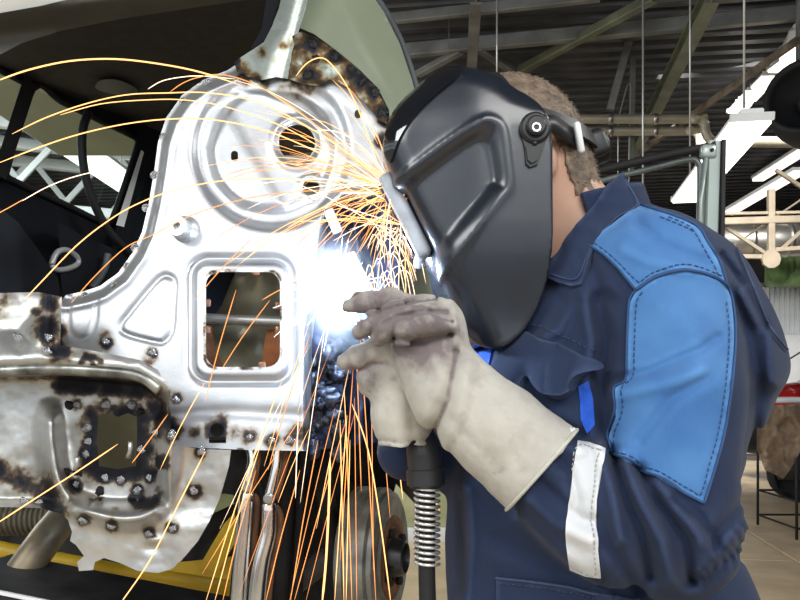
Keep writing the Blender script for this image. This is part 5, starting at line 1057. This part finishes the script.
# sparks
m_sp = [glow('spark_orange', (1, .36, .10), 1.7), glow('spark_gold', (1, .50, .18), 2.3), glow('spark_white', (1, .72, .48), 2.6)]
def trail(pts, d0, d1, r, n=5):
    q = catmull(pts, n); d = np.linspace(d0, d1, len(q)); t = np.linspace(0, 1, len(q)); return tube(PA(q[:, 0], q[:, 1], d), r*np.clip(np.minimum(t*8+.3, (1-t)*6+.25), .25, 1), 4)
long_ = [
 ([(-6, 82), (28, 70), (70, 61), (115, 59), (160, 64), (200, 72), (240, 85)], .0017, 1, 'highest long spark trail arching over the headliner at upper left'),
 ([(12, 134), (45, 118), (85, 104), (125, 95), (165, 93), (210, 93), (260, 103), (320, 134), (372, 172)], .0012, 1, 'long spark trail ending left on the dark car window pillar'),
 ([(60, 115), (100, 104), (145, 100), (185, 100), (230, 108), (290, 130), (360, 172)], .0010, 1, 'long spark trail just under its neighbour across the car window'),
 ([(-4, 164), (40, 147), (80, 134), (125, 124), (170, 119), (215, 120), (270, 132), (330, 158), (378, 184)], .0013, 1, 'long spark trail running left past the seat belt to the frame edge'),
 ([(24, 300), (44, 279), (75, 247), (105, 223), (135, 205), (175, 190), (230, 180), (300, 180), (372, 190)], .0012, 1, 'long spark trail falling to the scorched steel left of the panel'),
 ([(71, 303), (95, 276), (125, 248), (150, 236), (200, 212), (260, 196), (330, 190), (380, 194)], .0010, 0, 'long spark trail falling across the dark release handle side'),
 ([(22, 201), (45, 188), (70, 178), (97, 171)], .0009, 2, 'short pale spark trail in front of the lower car window'),
 ([(-5, 215), (10, 207), (24, 199)], .0010, 0, 'short spark trail at the left frame edge below the window'),
 ([(148, 89), (162, 81), (182, 77), (202, 76), (235, 79)], .0009, 2, 'short looping spark trail on the headliner beside the pillar foot'),
 ([(170, 92), (183, 83), (200, 77), (225, 75), (262, 88), (310, 120), (376, 180)], .0009, 0, 'spark trail curling up from the arc to beside the pillar foot'),
 ([(296, 76), (306, 64), (318, 58), (328, 61), (342, 78), (356, 104), (368, 136), (382, 178)], .0011, 1, 'looping spark trail high over the rusty gusset plate'),
 ([(-4, 524), (36, 498), (78, 471), (118, 444)], .0014, 1, 'long orange spark trail crossing the square opening of the valance'),
 ([(132, 463), (148, 442), (168, 414)], .0010, 0, 'short red spark trail right of the square opening of the valance'),
 ([(120, 604), (150, 560), (178, 505), (205, 452)], .0013, 1, 'long orange spark trail crossing the lower right of the valance'),
 ([(390, 405), (404, 440), (430, 520), (446, 604)] if False else [(352, 404), (368, 450), (380, 520), (391, 604)], .0013, 1, 'long spark trail falling in front of the brake drum'),
 ([(330, 458), (329, 500), (326, 560), (322, 604)], .0024, 1, 'thickest golden spark trail falling left of the brake drum'),
 ([(436, 272), (448, 300), (458, 330), (466, 360), (474, 392), (480, 402)], .0009, 1, 'spark trail falling over the glove below the helmet chin'),
]
for pts, r, c, lab in long_: mk('spark_trail', trail(pts, 1.08 if pts[0][0] > 60 else 1.02, 1.09, r*.6), m_sp[c], label=lab, cat='spark')
R = random.Random(11); groups = [[], [], []]
O1 = (398, 196)
for k in range(64):      # fan over the panel, flying left from the brow of the shield
    ex_ = 398-R.uniform(40, 215)*(1 if k % 3 else .55); ey = R.gauss(176, 52); ey = min(max(ey, 80), 330)
    if ex_ < 230 and ey < 120: ey += 60
    mx, my = (O1[0]+ex_)/2, (O1[1]+ey)/2-R.uniform(8, 46); g = R.random()
    t0 = R.choice((0, 0, 0, .15, .3)); pts = [((1-t)**2*O1[0]+2*t*(1-t)*mx+t*t*ex_, (1-t)**2*(O1[1]+R.uniform(-9, 12)*0)+2*t*(1-t)*my+(1-(1-t)**2-2*t*(1-t))*ey+(1-t)**2*0) for t in np.linspace(t0, 1, 6)]
    pts = [(x+R.uniform(-.4, .4)+0, y+(k % 9-4)*1.6*(1-i/5)) for i, (x, y) in enumerate(pts)]
    groups[0 if g < .45 else 1 if g < .8 else 2].append(trail(pts, R.uniform(1.03, 1.07), R.uniform(1.06, 1.15), R.uniform(.00024, .00046), 3))
for k in range(44):       # short ones round the shield edge, every way down
    a = R.uniform(math.pi*.42, math.pi*1.12); l = R.uniform(25, 125); x1, y1 = 398+l*math.cos(a), 200+l*math.sin(a); s = (398+R.uniform(-14, 12), 196+R.uniform(-16, 40))
    groups[R.choice((0, 1, 1, 2))].append(trail([s, ((s[0]+x1)/2+R.uniform(-3, 3), (s[1]+y1)/2-R.uniform(0, 10)), (x1, y1)], 1.03, R.uniform(1.03, 1.12), R.uniform(.0003, .0006), 3))
for k in range(22):      # falling curtain
    xs = R.gauss(336, 30); ys = R.uniform(315, 430); fall = R.uniform(60, 260); sl = R.gauss(-.10, .16)-(338-xs)*.004
    if R.random() < .2: sl -= R.uniform(.15, .35)
    if xs > 355: sl = abs(sl)*.6
    y1 = min(ys+fall, 606); x1 = xs+sl*(y1-ys); x1 = max(x1, 190)
    groups[R.choice((0, 0, 1, 1, 2))].append(trail([(xs, ys), ((xs+x1)/2+sl*3, (ys+y1)/2), (x1, y1)], R.uniform(1.06, 1.15), R.uniform(1.02, 1.15), R.uniform(.00028, .0006), 3))
for (x0, y0, x1, y1) in ((283, 378, 205, 604), (262, 440, 214, 604), (256, 470, 222, 604), (236, 290, 205, 402), (205, 382, 160, 470), (300, 470, 265, 604), (318, 440, 290, 604), (340, 420, 344, 604), (346, 430, 352, 604), (395, 400, 440, 470), (310, 335, 268, 470), (425, 440, 446, 470), (405, 420, 418, 452), (428, 486, 440, 512), (360, 330, 376, 604), (350, 440, 346, 604), (250, 240, 195, 300), (270, 300, 220, 372), (300, 280, 262, 300)):
    groups[R.choice((0, 1))].append(trail([(x0, y0), ((x0+x1)/2+(x1-x0)*.04, (y0+y1)/2), (x1, y1)], 1.07, 1.10, .0006, 3))
for k in range(26):       # little loops over the dark channel beside the glove
    x0, y0 = R.uniform(362, 400), R.uniform(230, 300); w = R.uniform(8, 30)
    groups[2].append(trail([(x0, y0), (x0+w*.3, y0-R.uniform(4, 16)), (x0+w*.7, y0-R.uniform(-2, 8)), (x0+w, y0+R.uniform(4, 40))], 1.08, 1.09, .00045, 3))
shower = root('spark_shower', 'dense shower of fine orange sparks flying from the arc and shield', 'sparks', ARC, kind='stuff')
for g, m, nm in zip(groups, m_sp, ('orange_sparks', 'gold_sparks', 'white_sparks')): mk(nm, join(*g), m, shower, kind='stuff')
